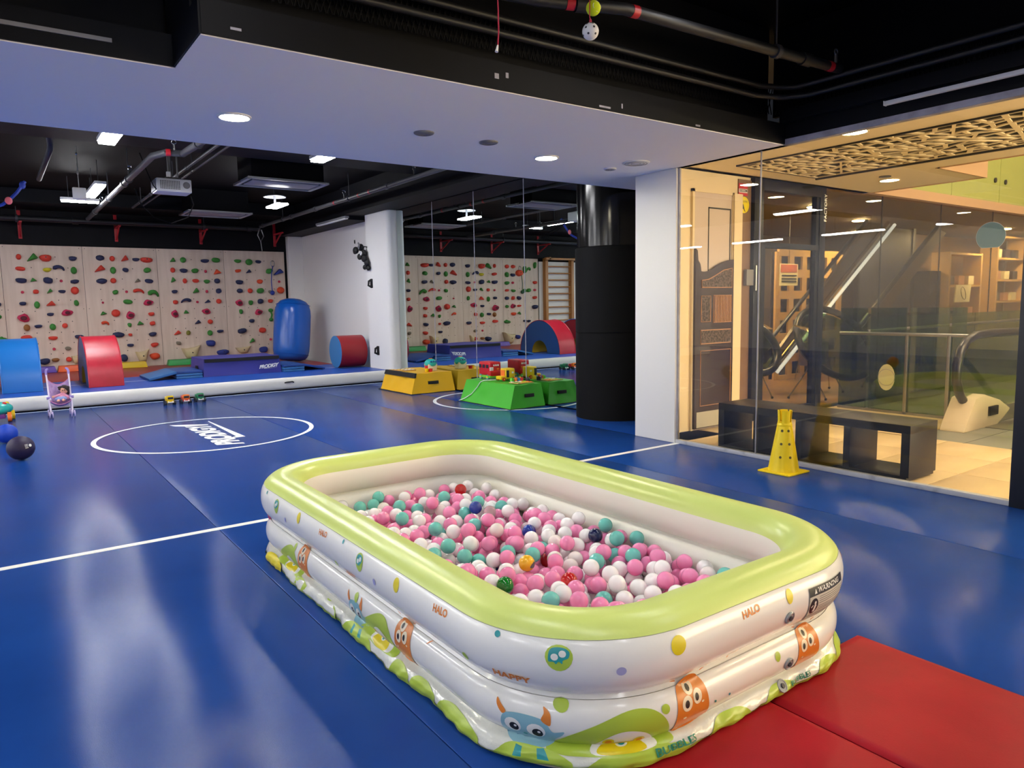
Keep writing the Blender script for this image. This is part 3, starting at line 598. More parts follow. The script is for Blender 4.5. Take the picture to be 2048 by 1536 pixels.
def trap(x0, x1, y0, y1, z0, z1, ins):
    return ([(x0, y0, z0), (x1, y0, z0), (x1, y1, z0), (x0, y1, z0), (x0+ins, y0+ins, z1), (x1-ins, y0+ins, z1), (x1-ins, y1-ins, z1), (x0+ins, y1-ins, z1)],
            [(0, 3, 2, 1), (4, 5, 6, 7), (0, 1, 5, 4), (1, 2, 6, 5), (2, 3, 7, 6), (3, 0, 4, 7)])
def cloth_trap(x0, x1, y0, y1, z0, z1, ins, wr=.012, seed=1):
    """block with slightly sagging creased faces"""
    rr = random.Random(seed); ph = [rr.uniform(0, 6) for _ in range(8)]; V, F = [], []; n = 10
    cs = [(x0, y0), (x1, y0), (x1, y1), (x0, y1)]; il, ir, iy = ins if isinstance(ins, tuple) else (ins, ins, ins)
    ct = [(x0+il, y0+iy), (x1-ir, y0+iy), (x1-ir, y1-iy), (x0+il, y1-iy)]
    loop = []
    for s in range(4):
        for i in range(n): loop.append((s, i/n))
    for j in range(7):
        t = j/6
        for s, f in loop:
            a = Vector(cs[s]).lerp(Vector(cs[(s+1) % 4]), f); b = Vector(ct[s]).lerp(Vector(ct[(s+1) % 4]), f); p = a.lerp(b, t)
            nn = Vector(((0, -1), (1, 0), (0, 1), (-1, 0))[s]); amp = wr*math.sin(PI*t)*math.sin(PI*f)
            k = amp*(math.sin(f*9+ph[s]+3*t)+.6*math.sin(f*17-5*t+ph[s+4])) - .012*math.sin(PI*t)*math.sin(PI*f)
            if j == 0: k = .01*math.sin(f*12+ph[s])*math.sin(PI*f)
            V.append((p.x+nn.x*k, p.y+nn.y*k, z0+(z1-z0)*t+(.006*math.sin(f*8+ph[s])*math.sin(PI*f) if j == 6 else 0)))
    m = len(loop)
    for j in range(6): F += [(j*m+i, j*m+(i+1) % m, (j+1)*m+(i+1) % m, (j+1)*m+i) for i in range(m)]
    V.append(((x0+x1)/2, (y0+y1)/2, z1-.004)); c = len(V)-1
    F += [(6*m+i, 6*m+(i+1) % m, c) for i in range(m)]+[tuple(range(m-1, -1, -1))]
    return V, F
# long vaulting block with lettering
vb = T('vaulting_block', (3.63, 13.9, TK), 'long navy foam block with white PRODIGY lettering', 'foam block')
M('body', cloth_trap(2.94, 4.31, 13.33, 14.35, TK+.002, .53, .03, .006, 4), vin_navy, vb, smooth=35)
M('black_band', box(2.975, 4.275, 13.332, 13.36, .468, .525), black_fab, vb)
M('side_grip', box(2.935, 2.95, 13.75, 13.90, .34, .39), black_fab, vb)
tl = text('PRODIGY', .085, .3, .004, 0, .9)
M('lettering', xf(tl, basis((4.07, 13.322, .345), (1, 0, .08), (0, .06, 1))), white_line, vb)
M('lettering_underline', ([(3.98, 13.318, .30), (4.24, 13.320, .312), (4.0, 13.318, .308)], [(0, 1, 2)]), white_line, vb)
M('lettering_swoosh', ([(4.19, 13.32, .35), (4.25, 13.321, .405), (4.205, 13.32, .36)], [(0, 1, 2)]), white_line, vb)
fm = T('folding_mat', (2.72, 13.8, TK), 'folding exercise mat stacked left of the navy block with one panel sloping down', 'mat', 'blue folding mats')
for k in range(3): M('mat_panel', box(2.5, 2.925, 13.31, 14.3, TK+.002+k*.045, TK+.042+k*.045), (vin_pale, vin_pale, vin_mid)[k], fm, bev=.008)
M('sloping_panel', xf(box(-.44, 0, 13.29, 14.25, -.04, 0), Matrix.Translation((2.5, 0, .352)) @ Euler((0, -.215, 0)).to_matrix().to_4x4()), vin_pale, fm, bev=.008)
fm = T('folding_mat', (4.6, 13.8, TK), 'folding exercise mat stacked right of the navy block with one panel sloping down', 'mat', 'blue folding mats')
for k in range(3): M('mat_panel', box(4.325, 4.715, 13.25, 14.3, TK+.002+k*.045, TK+.042+k*.045), (vin_pale, vin_pale, vin_mid)[k], fm, bev=.008)
M('sloping_panel', xf(box(0, .43, 13.3, 14.3, -.04, 0), Matrix.Translation((4.72, 0, .35)) @ Euler((0, .215, 0)).to_matrix().to_4x4()), vin_mid, fm, bev=.008)
for x0, x1, col, nm in ((.30, .985, (92, 60, 168), 'purple'), (1.0, 1.62, (232, 96, 40), 'orange'), (1.85, 2.6, (222, 190, 20), 'yellow'), (3.0, 3.75, (28, 150, 66), 'green')):
    t = T('balance_beam', ((x0+x1)/2, 16.8, TK), 'low %s foam balance beam at the foot of the climbing wall' % nm, 'balance beam', 'foam balance beams')
    mm = P('beam_'+nm, col, .4)
    M('beam_body', trap(x0, x1, 16.68, 16.94, TK+.001, TK+.115, .025), mm, t, bev=.008)
    M('bevel_edge', box(x0+.03, x1-.03, 16.70, 16.92, TK+.112, TK+.118), mm, t)
# leaning blue inflatable roller
t = T('air_barrel', (5.3, 15.6, TK), 'tall blue inflatable barrel leaning in the corner by the white wall', 'inflatable barrel')
pf = [(.02, 0), (.20, .008), (.30, .04), (.355, .11), (.38, .22), (.385, .35), (.387, .7), (.385, 1.0), (.372, 1.12), (.34, 1.22), (.28, 1.295), (.17, 1.345), (.02, 1.365)]
Mr = Matrix.Translation((5.24, 15.55, TK+.03)) @ Euler((-.09, .12, 0)).to_matrix().to_4x4()
bb = P('barrel_blue', (20, 90, 186), .25, bump=(4, .05))
M('barrel_skin', xf(lathe(pf, 40), Mr), bb, t, smooth=60)
M('seam', join(xf(ring((0, 0, 1.22), .357, .006, n=36, m=5), Mr), xf(ring((0, 0, .14), .366, .006, n=36, m=5), Mr)), bb, t, smooth=True)
t = T('foam_roll', (5.7, 13.4, TK), 'short red foam cylinder with light blue ends lying against the white wall', 'foam roll')
M('cover', cyl((5.40, 13.40, TK+.315), (5.93, 13.40, TK+.315), .31, n=40, cap=False), mat_red, t, smooth=60)
for x, s in ((5.40, -1), (5.93, 1)): M('end_panel', disc((x, 13.40, TK+.315), .31, (s, 0, 0), 40, .004), P('roll_end', (52, 116, 172), .45) if s < 0 else MATS['roll_end'], t)

# hooks and bundle on the white pier
t = T('strap_bundle', (5.9, 13.05, 2.3), 'bundle of black padded straps with pale fins hanging on the white pier', 'straps')
bl = [(5.86, 13.06, 2.52, .07), (5.80, 13.16, 2.47, .07), (5.88, 12.98, 2.40, .075), (5.86, 12.92, 2.30, .07), (5.88, 12.86, 2.22, .06), (5.82, 13.03, 2.34, .06), (5.90, 12.84, 2.12, .05), (5.88, 12.95, 2.14, .05), (5.82, 13.24, 2.45, .05)]
M('padding', join(*[sphere((a, b, c), r, 10, 8, (.7, 1.3, 1)) for a, b, c, r in bl]), black_fab, t, smooth=True)
for k in range(5): M('pale_fin', cbox((5.83-.012*k, 13.08-.03*k, 2.57-.012*k), (.012, .03, .10), rx=.3*k-.6), grey_plastic, t)
M('buckle', ring((5.80, 12.93, 2.40), .03, .012, (1, 0, 0), 14, 6), white_plastic, t, smooth=True)
M('hook', tube([(5.94, 12.95, 2.52), (5.88, 12.95, 2.53), (5.86, 12.95, 2.47)], .012, 6), black_fab, t)
for z, y, nm in ((1.83, 12.80, 'upper'), (.56, 12.62, 'lower')):
    t = T('padded_wall_grip', (5.94, y, z), 'black padded D shaped %s handle on the white pier' % nm, 'handle', 'D handles on the pier')
    M('grip', tube([(5.94, y, z+.07), (5.88, y, z+.04), (5.87, y, z-.04), (5.94, y, z-.07)], .022, 8), black_fab, t, smooth=True)
    M('plate', box(5.925, 5.942, y-.045, y+.045, z-.085, z+.085), black_fab, t, bev=.004)
t = T('cable_clip', (XM, 12.9, 2.6), 'tiny black clip on the white wall above the strap bundle', 'clip'); M('clip_body', cbox((XM-.01, 13.9, 2.70), (.02, .03, .07)), black_fab, t, bev=.003)

# ------------------------------------------------------------------ toy blocks
yel = P('block_yellow', (238, 182, 18), .5, bump=((6, .25), (120, .1)))
grn = P('block_green', (66, 176, 42), .42, bump=((6, .2), (120, .06)))
t = T('yellow_block', (5.7, 10.65, 0), 'yellow foam block with a black top band by the mirror', 'foam block')
M('cover', cloth_trap(5.30, 6.10, 10.11, 11.22, .006, .322, (.10, .045, .03), .016, 11), yel, t, smooth=35)
bq = [(5.30+.10*(z/.322)-.016, z) for z in (.255, .325)]
M('top_band', ([(bq[0][0], 10.125, .255), (bq[0][0], 11.205, .255), (bq[1][0], 11.19, .326), (bq[1][0], 10.14, .326), (bq[0][0]+.03, 10.125, .255), (bq[0][0]+.03, 11.205, .255), (bq[1][0]+.03, 11.19, .326), (bq[1][0]+.03, 10.14, .326)], [(0, 1, 2, 3), (7, 6, 5, 4), (0, 4, 5, 1), (1, 5, 6, 2), (2, 6, 7, 3), (3, 7, 4, 0)]), black_fab, t)
M('grip_slot', cbox((5.70, 10.126, .165), (.19, .03, .05), rx=-.09), black_fab, t, bev=.003)
M('base_sheet', box(5.27, 6.11, 10.08, 11.25, .001, .006), black_fab, t)
t = T('green_block', (5.8, 8.35, 0), 'green foam block carrying toy buses in front of the mirror', 'foam block')
M('cover', cloth_trap(5.50, 6.09, 7.72, 8.98, .006, .312, (.10, .045, .03), .010, 12), grn, t, smooth=35)
M('grip_slot', cbox((5.83, 7.736, .165), (.15, .03, .045), rx=-.09), black_fab, t, bev=.003)
M('base_sheet', box(5.47, 6.10, 7.69, 9.0, .001, .006), black_fab, t)
t = T('pull_string', (5.55, 8.5, .32), 'white pull cord trailing over the edge of the green block', 'string')
M('cord', tube([(5.78, 8.45, .325), (5.62, 8.52, .325), (5.585, 8.56, .30), (5.565, 8.62, .22), (5.53, 8.72, .12), (5.50, 8.85, .05), (5.46, 8.95, .01)], .006, 6), white_line, t, smooth=True)
# double decker bus
tr = P('toy_red', (196, 30, 40), .3); ty = P('toy_yellow', (240, 200, 20), .3); tt = P('toy_teal', (34, 178, 170), .3); tg = P('toy_green', (110, 200, 60), .35); to = P('toy_orange', (240, 120, 40), .35); tb = P('toy_blue', (30, 110, 170), .35); cream = P('toy_cream', (232, 222, 190), .4); tk = P('toy_black', (30, 34, 44), .4); tw = P('toy_white', (238, 238, 236), .4); mult = P('toy_grey_teal', (92, 150, 160), .4)
bx, by, bz = 5.86, 8.72, .316
t = T('toy_bus', (bx, by, bz), 'red double decker toy bus on the green block', 'toy bus')
M('body', cbox((bx, by, bz+.155), (.20, .30, .20)), tr, t, bev=.03, seg=3)
M('front_cab', cbox((bx-.01, by-.13, bz+.08), (.19, .08, .09)), tr, t, bev=.02)
M('side_window', join(*[cbox((bx-.101, by-.08+.09*i, bz+.19), (.006, .06, .05)) for i in range(3)]), tk, t)
M('front_window', cbox((bx-.07, by-.149, bz+.155), (.06, .012, .05)), tw, t, bev=.004)
M('print_face', join(*[disc((bx-.03+.035*i, by-.150, bz+.205), .014, (0, -1, 0), 10, .004) for i in range(3)]), tw, t)
M('print_figure', cbox((bx+.04, by-.150, bz+.15), (.045, .006, .03)), to, t, bev=.003)
M('label_band', join(*[cbox((bx-.04+.028*i, by-.1505, bz+.105), (.018, .006, .026)) for i in range(5)]), ty, t)
M('bumper', cbox((bx-.02, by-.05, bz+.045), (.19, .24, .03)), tg, t, bev=.008)
for sx, sy in ((-1, -.6), (-1, .6), (1, -.6), (1, .6)):
    wl = M('wheel', cyl((bx+sx*.085, by+sy*.15, bz+.037), (bx+sx*.112, by+sy*.15, bz+.037), .036, n=16), mult, t, smooth=60)
    M('hub', cyl((bx+sx*.10, by+sy*.15, bz+.037), (bx+sx*.117, by+sy*.15, bz+.037), .016, n=12), ty, wl)
bx, by = 5.90, 8.36
t = T('toy_bus', (bx, by, bz), 'yellow toy school bus beside the red double decker', 'toy bus')
M('body', cbox((bx+.02, by, bz+.10), (.16, .15, .15)), ty, t, bev=.025, seg=3)
M('bonnet', cbox((bx-.095, by, bz+.045), (.09, .14, .05)), ty, t, bev=.016)
M('door_panel', cbox((bx-.03, by-.0765, bz+.10), (.045, .006, .10)), tk, t, bev=.004)
M('window', cbox((bx+.055, by-.0765, bz+.115), (.03, .005, .025)), tw, t)
M('rear_panel', cbox((bx-.063, by, bz+.11), (.006, .10, .08)), to, t)
for sx in (-.095, .06):
    for sy in (-1, 1):
        wl = M('wheel', cyl((bx+sx, by+sy*.062, bz+.026), (bx+sx, by+sy*.082, bz+.026), .026, n=14), tr, t, smooth=60)
        M('hub', cyl((bx+sx, by+sy*.07, bz+.026), (bx+sx, by+sy*.086, bz+.026), .010, n=10), ty, wl)
bs = [(5.84, 8.14, tg, 'lime'), (5.89, 8.12, to, 'orange'), (5.925, 8.10, tb, 'blue'), (5.96, 8.08, tr, 'red'), (5.99, 8.16, ty, 'yellow'), (5.95, 8.18, mult, 'greyish teal'), (6.02, 8.02, tk, 'dark')]
for i, (a, b, m, nm) in enumerate(bs):
    t = T('toy_brick', (a, b, bz), 'small %s toy brick in the heap beside the yellow bus' % nm, 'toy brick', 'toy bricks on the green block')
    M('brick_body', cbox((a, b, bz+.028), (.042, .05, .048), rz=.3*i), m, t, bev=.005)
    M('stud', join(*[cyl((a+s*.010, b, bz+.05), (a+s*.010, b, bz+.060), .008, n=10) for s in (-1, 1)]), m, t)
def puzzle(x0, x1, y0, y1, z, label, cols):
    t = T('puzzle_board', ((x0+x1)/2, (y0+y1)/2, z), label, 'puzzle')
    M('tray', box(x0, x1, y0, y1, z+.001, z+.012), P('tray_wood', (206, 160, 96), .6) if 'tray_wood' not in MATS else MATS['tray_wood'], t, bev=.003)
    rr = random.Random(5)
    for i in range(4):
        for j in range(3):
            cx_, cy_ = x0+(x1-x0)*(i+.5)/4, y0+(y1-y0)*(j+.5)/3
            M('puzzle_piece', cyl((cx_, cy_, z+.012), (cx_, cy_, z+.018), .4*min((x1-x0)/4, (y1-y0)/3), n=rr.choice((4, 6, 10))), rr.choice(cols), t)
puzzle(5.72, 5.99, 7.84, 8.05, bz, 'wooden puzzle board with coloured pieces on the green block', [cream, to, tg, ty, tw])
puzzle(5.45, 5.72, 10.72, 11.05, .322, 'pale printed puzzle board on the yellow block', [cream, tw, ty, cream])
bx, by, bz2 = 5.83, 10.42, .324
t = T('toy_bucket', (bx, by, bz2), 'cream toy shape sorter bucket with a teal lid', 'toy')
M('bucket', trap(bx-.07, bx+.07, by-.07, by+.07, bz2, bz2+.115, -.012), cream, t, bev=.01)
M('side_panel', cbox((bx-.082, by, bz2+.06), (.008, .10, .09)), tr, t, bev=.003)
M('lid', mv(sphere((0, 0, 0), .105, 16, 8, (1, 1, .72)), bx, by, bz2+.125), tt, t, smooth=60)
M('lid_cutouts', join(*[disc((bx+.045*(k-1), by-.093, bz2+.155), .016, (0, -1, .5), 10, .012) for k in range(3)]), MATS['vinyl_teal'], t)
M('handle', cbox((bx, by, bz2+.203), (.06, .02, .012)), to, t, bev=.004)
for (a, b, m, nm) in ((5.68, 10.28, ty, 'yellow'), (5.735, 10.26, tr, 'red')):
    t = T('toy_cup', (a, b, bz2), 'small %s toy cup on the front edge of the yellow block' % nm, 'toy')
    M('cup_body', lathe([(.028, 0), (.036, .05), (.032, .052), (.024, .01)], 16, (a, b, bz2)), m, t, smooth=60)
    M('rim', ring((a, b, bz2+.05), .035, .004, n=16, m=5), m, t)

# ------------------------------------------------------------------ toys on the floor
for x, y, mb, mr, nm in ((2.07, 11.62, ty, ty, 'yellow'), (2.29, 11.62, tr, to, 'red and orange'), (2.50, 11.66, P('truck_green', (34, 128, 84), .35), MATS['truck_green'] if 'truck_green' in MATS else tg, 'green')):
    t = T('toy_truck', (x, y, 0), 'small %s toy truck parked in front of the air track' % nm, 'toy truck', 'row of three toy trucks')
    M('chassis', cbox((x, y+.02, .045), (.095, .17, .03)), mb, t, bev=.008)
    M('cab', cbox((x, y-.02, .095), (.10, .085, .075)), mr, t, bev=.02)
    M('cargo', cbox((x, y+.07, .085), (.10, .085, .055)), mb, t, bev=.01)
    M('windscreen', cbox((x, y-.064, .10), (.072, .006, .032)), tk, t, bev=.004)
    M('bumper', cbox((x, y-.07, .04), (.075, .012, .012)), tw, t)
    M('headlight', join(disc((x-.03, y-.066, .052), .008, (0, -1, 0), 8, .004), disc((x+.03, y-.066, .052), .008, (0, -1, 0), 8, .004)), tw, t)
    for sx in (-1, 1):
        for sy in (-.03, .075): M('wheel', cyl((x+sx*.05, y+sy, .03), (x+sx*.075, y+sy, .03), .03, n=14), tk, t, smooth=60)
# doll stroller
lil = P('lilac_fabric', (186, 158, 206), .7, var=((168, 136, 194), 30, .4, .6)); lw_ = P('lilac_white', (226, 214, 236), .35); lpu = P('lilac_plastic', (150, 132, 206), .3)
sx, sy = .68, 11.38
t = T('doll_stroller', (sx, sy, 0), 'lilac doll stroller with white frame standing before the air track', 'doll stroller')
for s in (-1, 1):
    X = sx+s*.125
    M('frame_pole', tube([(X-s*.004, sy-.14, .05), (X, sy-.06, .18), (X-s*.0, sy+.02, .30), (X+s*.004, sy+.14, .57)], .011, 8), lw_, t, smooth=True)
    M('handle_grip', tube([(X+s*.004, sy+.135, .555), (X+s*.004, sy+.155, .60), (X-s*.004, sy+.185, .625), (X-s*.02, sy+.20, .63)], .015, 8), lpu, t, smooth=True)
    M('rear_leg', tube([(X, sy-.02, .25), (X, sy+.08, .14), (X, sy+.15, .05)], .010, 8), lw_, t, smooth=True)
    M('seat_tube', tube([(X-s*.012, sy-.09, .24), (X-s*.012, sy+.02, .255)], .009, 8), lw_, t, smooth=True)
    M('hinge', cyl((X-s*.02, sy-.01, .255), (X+s*.03, sy-.01, .255), .018, n=10), lpu, t)
    for y0, nm in ((sy-.14, 'front_wheel'), (sy+.15, 'rear_wheel')):
        for o_ in (-.022, .012):
            wl = M(nm, cyl((X+o_, y0, .042), (X+o_+.012, y0, .042), .042, n=18), lpu, t, smooth=60)
            M('tyre', ring((X+o_+.006, y0, .042), .038, .006, (1, 0, 0), 18, 6), lw_, wl, smooth=True)
M('cross_bar', tube([(sx-.12, sy+.0, .16), (sx, sy+.02, .125), (sx+.12, sy+.0, .165)], .007, 6), lw_, t, smooth=True)
M('cross_bar', tube([(sx-.12, sy+.1, .12), (sx, sy+.09, .15), (sx+.12, sy+.1, .12)], .007, 6), lw_, t, smooth=True)
def sling(u, v):
    s = (u-.5)*2; prof_ = [(-.115, .225), (-.06, .195), (.0, .20), (.05, .25), (.085, .34), (.12, .45), (.135, .49)]
    k = v*6; i = min(int(k), 5); f = k-i; y = prof_[i][0]*(1-f)+prof_[i+1][0]*f; z = prof_[i][1]*(1-f)+prof_[i+1][1]*f
    sag = (1-s*s); z -= .055*sag*(1 if v < .75 else (.9+.9*(v-.75)*4*.5)); return (sx+s*.118, sy+y+.02*sag, z)
M('seat_fabric', grid(sling, 12, 18), lil, t, smooth=True)
M('fabric_hem', tube([sling(i/12, 0) for i in range(13)], .006, 6), P('hem_pink', (214, 140, 190), .6), t, smooth=True)
M('fabric_hem', tube([sling(i/12, 1) for i in range(13)], .005, 6), MATS['hem_pink'], t, smooth=True)
# doll
skin = P('doll_skin', (226, 168, 140), .5); hair = P('doll_hair', (34, 22, 22), .6); dpk = P('doll_pink', (222, 150, 180), .7); dbl = P('doll_blue', (140, 160, 214), .7)
t = T('baby_doll', (sx+.03, sy, .2), 'dark haired baby doll in pink and blue lying in the stroller', 'doll')
bdy = join(tube([(sx-.0, sy-.06, .235), (sx+.02, sy-.0, .25), (sx+.035, sy+.03, .285), (sx+.05, sy+.04, .32)], [.042, .046, .04, .02], 12),
           tube([(sx+.03, sy+.01, .29), (sx-.03, sy-.03, .285), (sx-.075, sy-.06, .275)], [.022, .018, .015], 8), tube([(sx+.05, sy+.02, .285), (sx+.085, sy-.02, .262), (sx+.09, sy-.06, .25)], [.02, .017, .014], 8),
           tube([(sx-.01, sy-.05, .225), (sx-.03, sy-.11, .225)], [.024, .018], 8), tube([(sx+.02, sy-.05, .225), (sx+.03, sy-.11, .228)], [.024, .018], 8))
M('body', bdy, dpk, t, smooth=True)
M('skirt', sphere((sx+.005, sy-.045, .24), .062, 14, 8, (1.15, .9, .6)), dbl, t, smooth=True)
M('foot', sphere((sx-.03, sy-.118, .222), .02, 10, 8, (1, 1.3, .9)), skin, t, smooth=True)
M('foot', sphere((sx+.03, sy-.118, .226), .02, 10, 8, (1, 1.3, .9)), skin, t, smooth=True)
M('hand', sphere((sx-.082, sy-.064, .274), .016, 10, 8), skin, t, smooth=True)
hd = M('head', sphere((sx+.052, sy+.035, .345), .048, 18, 14, (.95, .9, 1.05)), skin, t, smooth=True)
M('eye', sphere((sx+.034, sy-.008, .348), .0065, 8, 6), hair, hd); M('eye', sphere((sx+.058, sy-.010, .352), .0065, 8, 6), hair, hd)
M('nose', sphere((sx+.045, sy-.012, .338), .006, 8, 6), skin, hd); M('mouth', sphere((sx+.046, sy-.006, .325), .008, 8, 6, (1.3, .5, .5)), MATS['hem_pink'], hd)
M('hair', join(sphere((sx+.062, sy+.052, .36), .056, 16, 10), sphere((sx+.10, sy+.04, .33), .03, 10, 8, (.7, .8, 1.6)), sphere((sx+.02, sy+.04, .385), .026, 10, 8, (1.5, .8, .7)), sphere((sx+.0, sy+.02, .365), .015, 8, 6), sphere((sx+.10, sy+.03, .385), .018, 8, 6)), hair, hd, smooth=True)
# ride-on toy at left edge
tx, tyy = -.045, 11.42
t = T('ride_on_toy', (tx, tyy, 0), 'teal and purple baby walker toy with orange wheels at the left edge', 'toy')
M('shell', sphere((tx, tyy, .165), .20, 20, 12, (1, .9, .46)), tt, t, smooth=True)
M('underbody', cbox((tx-.02, tyy, .075), (.26, .22, .07)), P('toy_purple', (112, 50, 140), .35), t, bev=.02)
M('top_disc', cyl((tx-.04, tyy-.05, .20), (tx-.04, tyy-.06, .235), .06, n=18), tw, t, smooth=60)
M('top_leaf', sphere((tx-.02, tyy-.07, .235), .05, 12, 8, (1, .5, .6)), tg, t, smooth=True)
M('knob', sphere((tx+.105, tyy-.06, .225), .028, 12, 8), tr, t, smooth=True); M('knob', sphere((tx+.135, tyy+.03, .225), .024, 12, 8), ty, t, smooth=True)
for a, b, m in ((tx+.15, tyy-.11, to), (tx+.19, tyy+.10, ty), (tx-.15, tyy-.11, to), (tx-.15, tyy+.10, ty)):
    wl = M('wheel', cyl((a-.022, b, .062), (a+.022, b, .062), .062, n=20), m, t, smooth=60); M('hub', cyl((a-.025, b, .062), (a+.025, b, .062), .02, n=10), tw, wl)
# floor balls
for x, y, r, col, lb in ((.046, 9.45, .106, (26, 66, 180), 'blue rubber ball at the left edge of the floor'), (.14, 8.27, .118, (40, 32, 64), 'dark purple weighted ball with a small white print')):
    t = T('exercise_ball', (x, y, 0), lb, 'ball', 'exercise balls on the floor')
    m = P('ball_%d' % int(r*1000), col, .5, spec=.35, bump=(200, .05))
    M('ball_skin', sphere((x, y, r*.96), r, 36, 24, (1, 1, .96)), m, t, smooth=True)
    M('plug', disc((x-.02, y-r*.98, r*.95), .008, (0, -1, 0), 8, .004), m, t)
    if 'purple' in lb:
        n0 = Vector((.62, -.74, .25)).normalized(); c0 = Vector((x, y, r*.96))+n0*r*.99; b0 = basis(c0, (n0.y*-1, n0.x, 0), n0.cross(Vector((-n0.y, n0.x, 0))))
        M('white_print', join(xf(disc((0, 0, 0), .014, (0, 0, 1), 12, .003), b0), *[xf(cbox((-.035, .014-.011*i, -.003), (.032, .004, .003)), b0) for i in range(4)]), white_line, t)
t = T('court_ball', (-3.6, 7.2, 0), 'small orange red ball on the floor, mirrored faintly in the glass front', 'ball'); M('ball_skin', sphere((-3.6, 7.2, .11), .11, 24, 16), to, t, smooth=True); M('seam', ring((-3.6, 7.2, .11), .1095, .002, (1, 0, 0), 24, 4), tk, t)

# ------------------------------------------------------------------ training cone
t = T('training_cone', (5.10, 3.42, 0), 'yellow slotted training cone with notched top by the glass', 'cone')
cyw = P('cone_yellow', (238, 206, 0), .45)
cx_, cy_ = 5.155, 3.41
prof_ = [(.125, .012), (.122, .03), (.055, .40), (.05, .42)]
M('cone_body', lathe([(.122, .01), (.057, .385)], 32, (cx_, cy_, 0)), cyw, t, smooth=60)
for k in range(4):
    a0 = PI/4+k*PI/2-.62
    M('top_prong', ([(cx_+r*math.cos(a0+.31*i), cy_+r*math.sin(a0+.31*i), z) for i in range(5) for r, z in ((.057, .38), (.052, .425), (.056, .505), (.049, .505), (.046, .42))],
      [(i*5+j, (i+1)*5+j, (i+1)*5+j+1, i*5+j+1) for i in range(4) for j in range(4)]), cyw, t, smooth=60)
M('collar', lathe([(.058, .375), (.060, .385), (.056, .40), (.050, .41)], 32, (cx_, cy_, 0)), cyw, t, smooth=60)
M('base_plate', box(cx_-.145, cx_+.145, cy_-.145, cy_+.145, 0, .014), cyw, t, bev=.006)
hm = P('cone_hole', (70, 60, 10), .6)
for z in (.345, .24, .135):
    r = .122-(.065)*(z-.01)/.375
    for a in (math.radians(198), math.radians(242), math.radians(20), math.radians(70)):
        nn = (math.cos(a), math.sin(a), .17); M('bar_hole', disc((cx_+nn[0]*(r-.001), cy_+nn[1]*(r-.001), z), .0105, nn, 12, .0025), hm, t)
# ================================================================== INFLATABLE BALL POOL

PX0,PX1,PY0,PY1,PR=1.25,2.745,1.50,4.30,.40
def path_segs():
    return [('l',(PX0,2.9),(PX0,PY0+PR),(-1,0)),('a',(PX0+PR,PY0+PR),math.pi),('l',(PX0+PR,PY0),(PX1-PR,PY0),(0,-1)),('a',(PX1-PR,PY0+PR),1.5*math.pi),
            ('l',(PX1,PY0+PR),(PX1,PY1-PR),(1,0)),('a',(PX1-PR,PY1-PR),0.0),('l',(PX1-PR,PY1),(PX0+PR,PY1),(0,1)),('a',(PX0+PR,PY1-PR),.5*math.pi),('l',(PX0,PY1-PR),(PX0,2.9),(-1,0))]
def seglen(s): return PR*math.pi/2 if s[0]=='a' else math.hypot(s[2][0]-s[1][0],s[2][1]-s[1][1])
SEGS=path_segs(); PLEN=sum(seglen(s) for s in SEGS)
def path(u):
    u%=PLEN
    for s in SEGS:
        L=seglen(s)
        if u<=L: break
        u-=L
    if s[0]=='l':
        t=u/L; return (s[1][0]+(s[2][0]-s[1][0])*t, s[1][1]+(s[2][1]-s[1][1])*t), s[3]
    a=s[2]+u/PR; n=(math.cos(a),math.sin(a)); return (s[1][0]+PR*n[0],s[1][1]+PR*n[1]), n
def _arc(cx,cz,a,b,t0,t1,n):
    o=[]
    for i in range(n+1):
        t=math.radians(t0+(t1-t0)*i/n); c,s=math.cos(t),math.sin(t)
        o.append((cx+a*math.copysign(abs(c)**.92,c),cz+b*math.copysign(abs(s)**.92,s)))
    return o
PROF=_arc(0,.345,.118,.122,90,-52,30)+_arc(-.006,.152,.106,.094,46,-48,20)+[(.072,.076),(.092,.062),(.104,.044),(.108,.024),(.100,.006),(.085,.002)]
PV=[0.0]
for i in range(1,len(PROF)): PV.append(PV[-1]+math.hypot(PROF[i][0]-PROF[i-1][0],PROF[i][1]-PROF[i-1][1]))
def prof(v):
    v=min(max(v,0),PV[-1]-1e-6)
    for i in range(1,len(PV)):
        if v<=PV[i]: break
    t=(v-PV[i-1])/(PV[i]-PV[i-1]+1e-12); a,b=PROF[i-1],PROF[i]
    d=(b[0]-a[0],b[1]-a[1]); L=math.hypot(*d) or 1
    return (a[0]+d[0]*t,a[1]+d[1]*t),(-d[1]/L,d[0]/L)
def psurf(u,v,e=0.0):
    (x,y),n=path(u); (o,z),m=prof(v)
    # loose vinyl: gentle waves on the slack bottom ring
    if z<.085:
        k=(.085-z)/.085; o+=k*(.007*math.sin(u*5.3)+.004*math.sin(u*13+1)+.004*math.sin(u*37+3*math.sin(u*11))+.003*math.sin(u*71+v*90)); z+=k*(1-abs(2*k-1))*(.016*math.sin(u*8+2)+.007*math.sin(u*31+v*60))
    if z<.085 and y+n[1]*o<1.85:
        k=min(1,(1.85-y-n[1]*o)/.25); z+=k*.019*(1-max(z,0)/.085)
    o+=m[0]*e; z+=m[1]*e
    return (x+n[0]*o,y+n[1]*o,z)
lime = P('vinyl_lime', (203, 219, 122), .3, spec=.5, bump=((14, .06), (60, .03)))
vwhite = P('vinyl_white', (240, 240, 235), .2, coat=.3, bump=((9, .05), (40, .03)))
vinner = P('vinyl_inner', (236, 235, 224), .34, bump=((12, .06),))
slackm = P('vinyl_slack', (222, 224, 214), .16, coat=.5, bump=((26, .35), (70, .15)))
pool = T('inflatable_pool', (2.0, 2.9, 0), 'rectangular inflatable pool with lime rim and monster prints full of balls', 'inflatable pool')
NU = 420
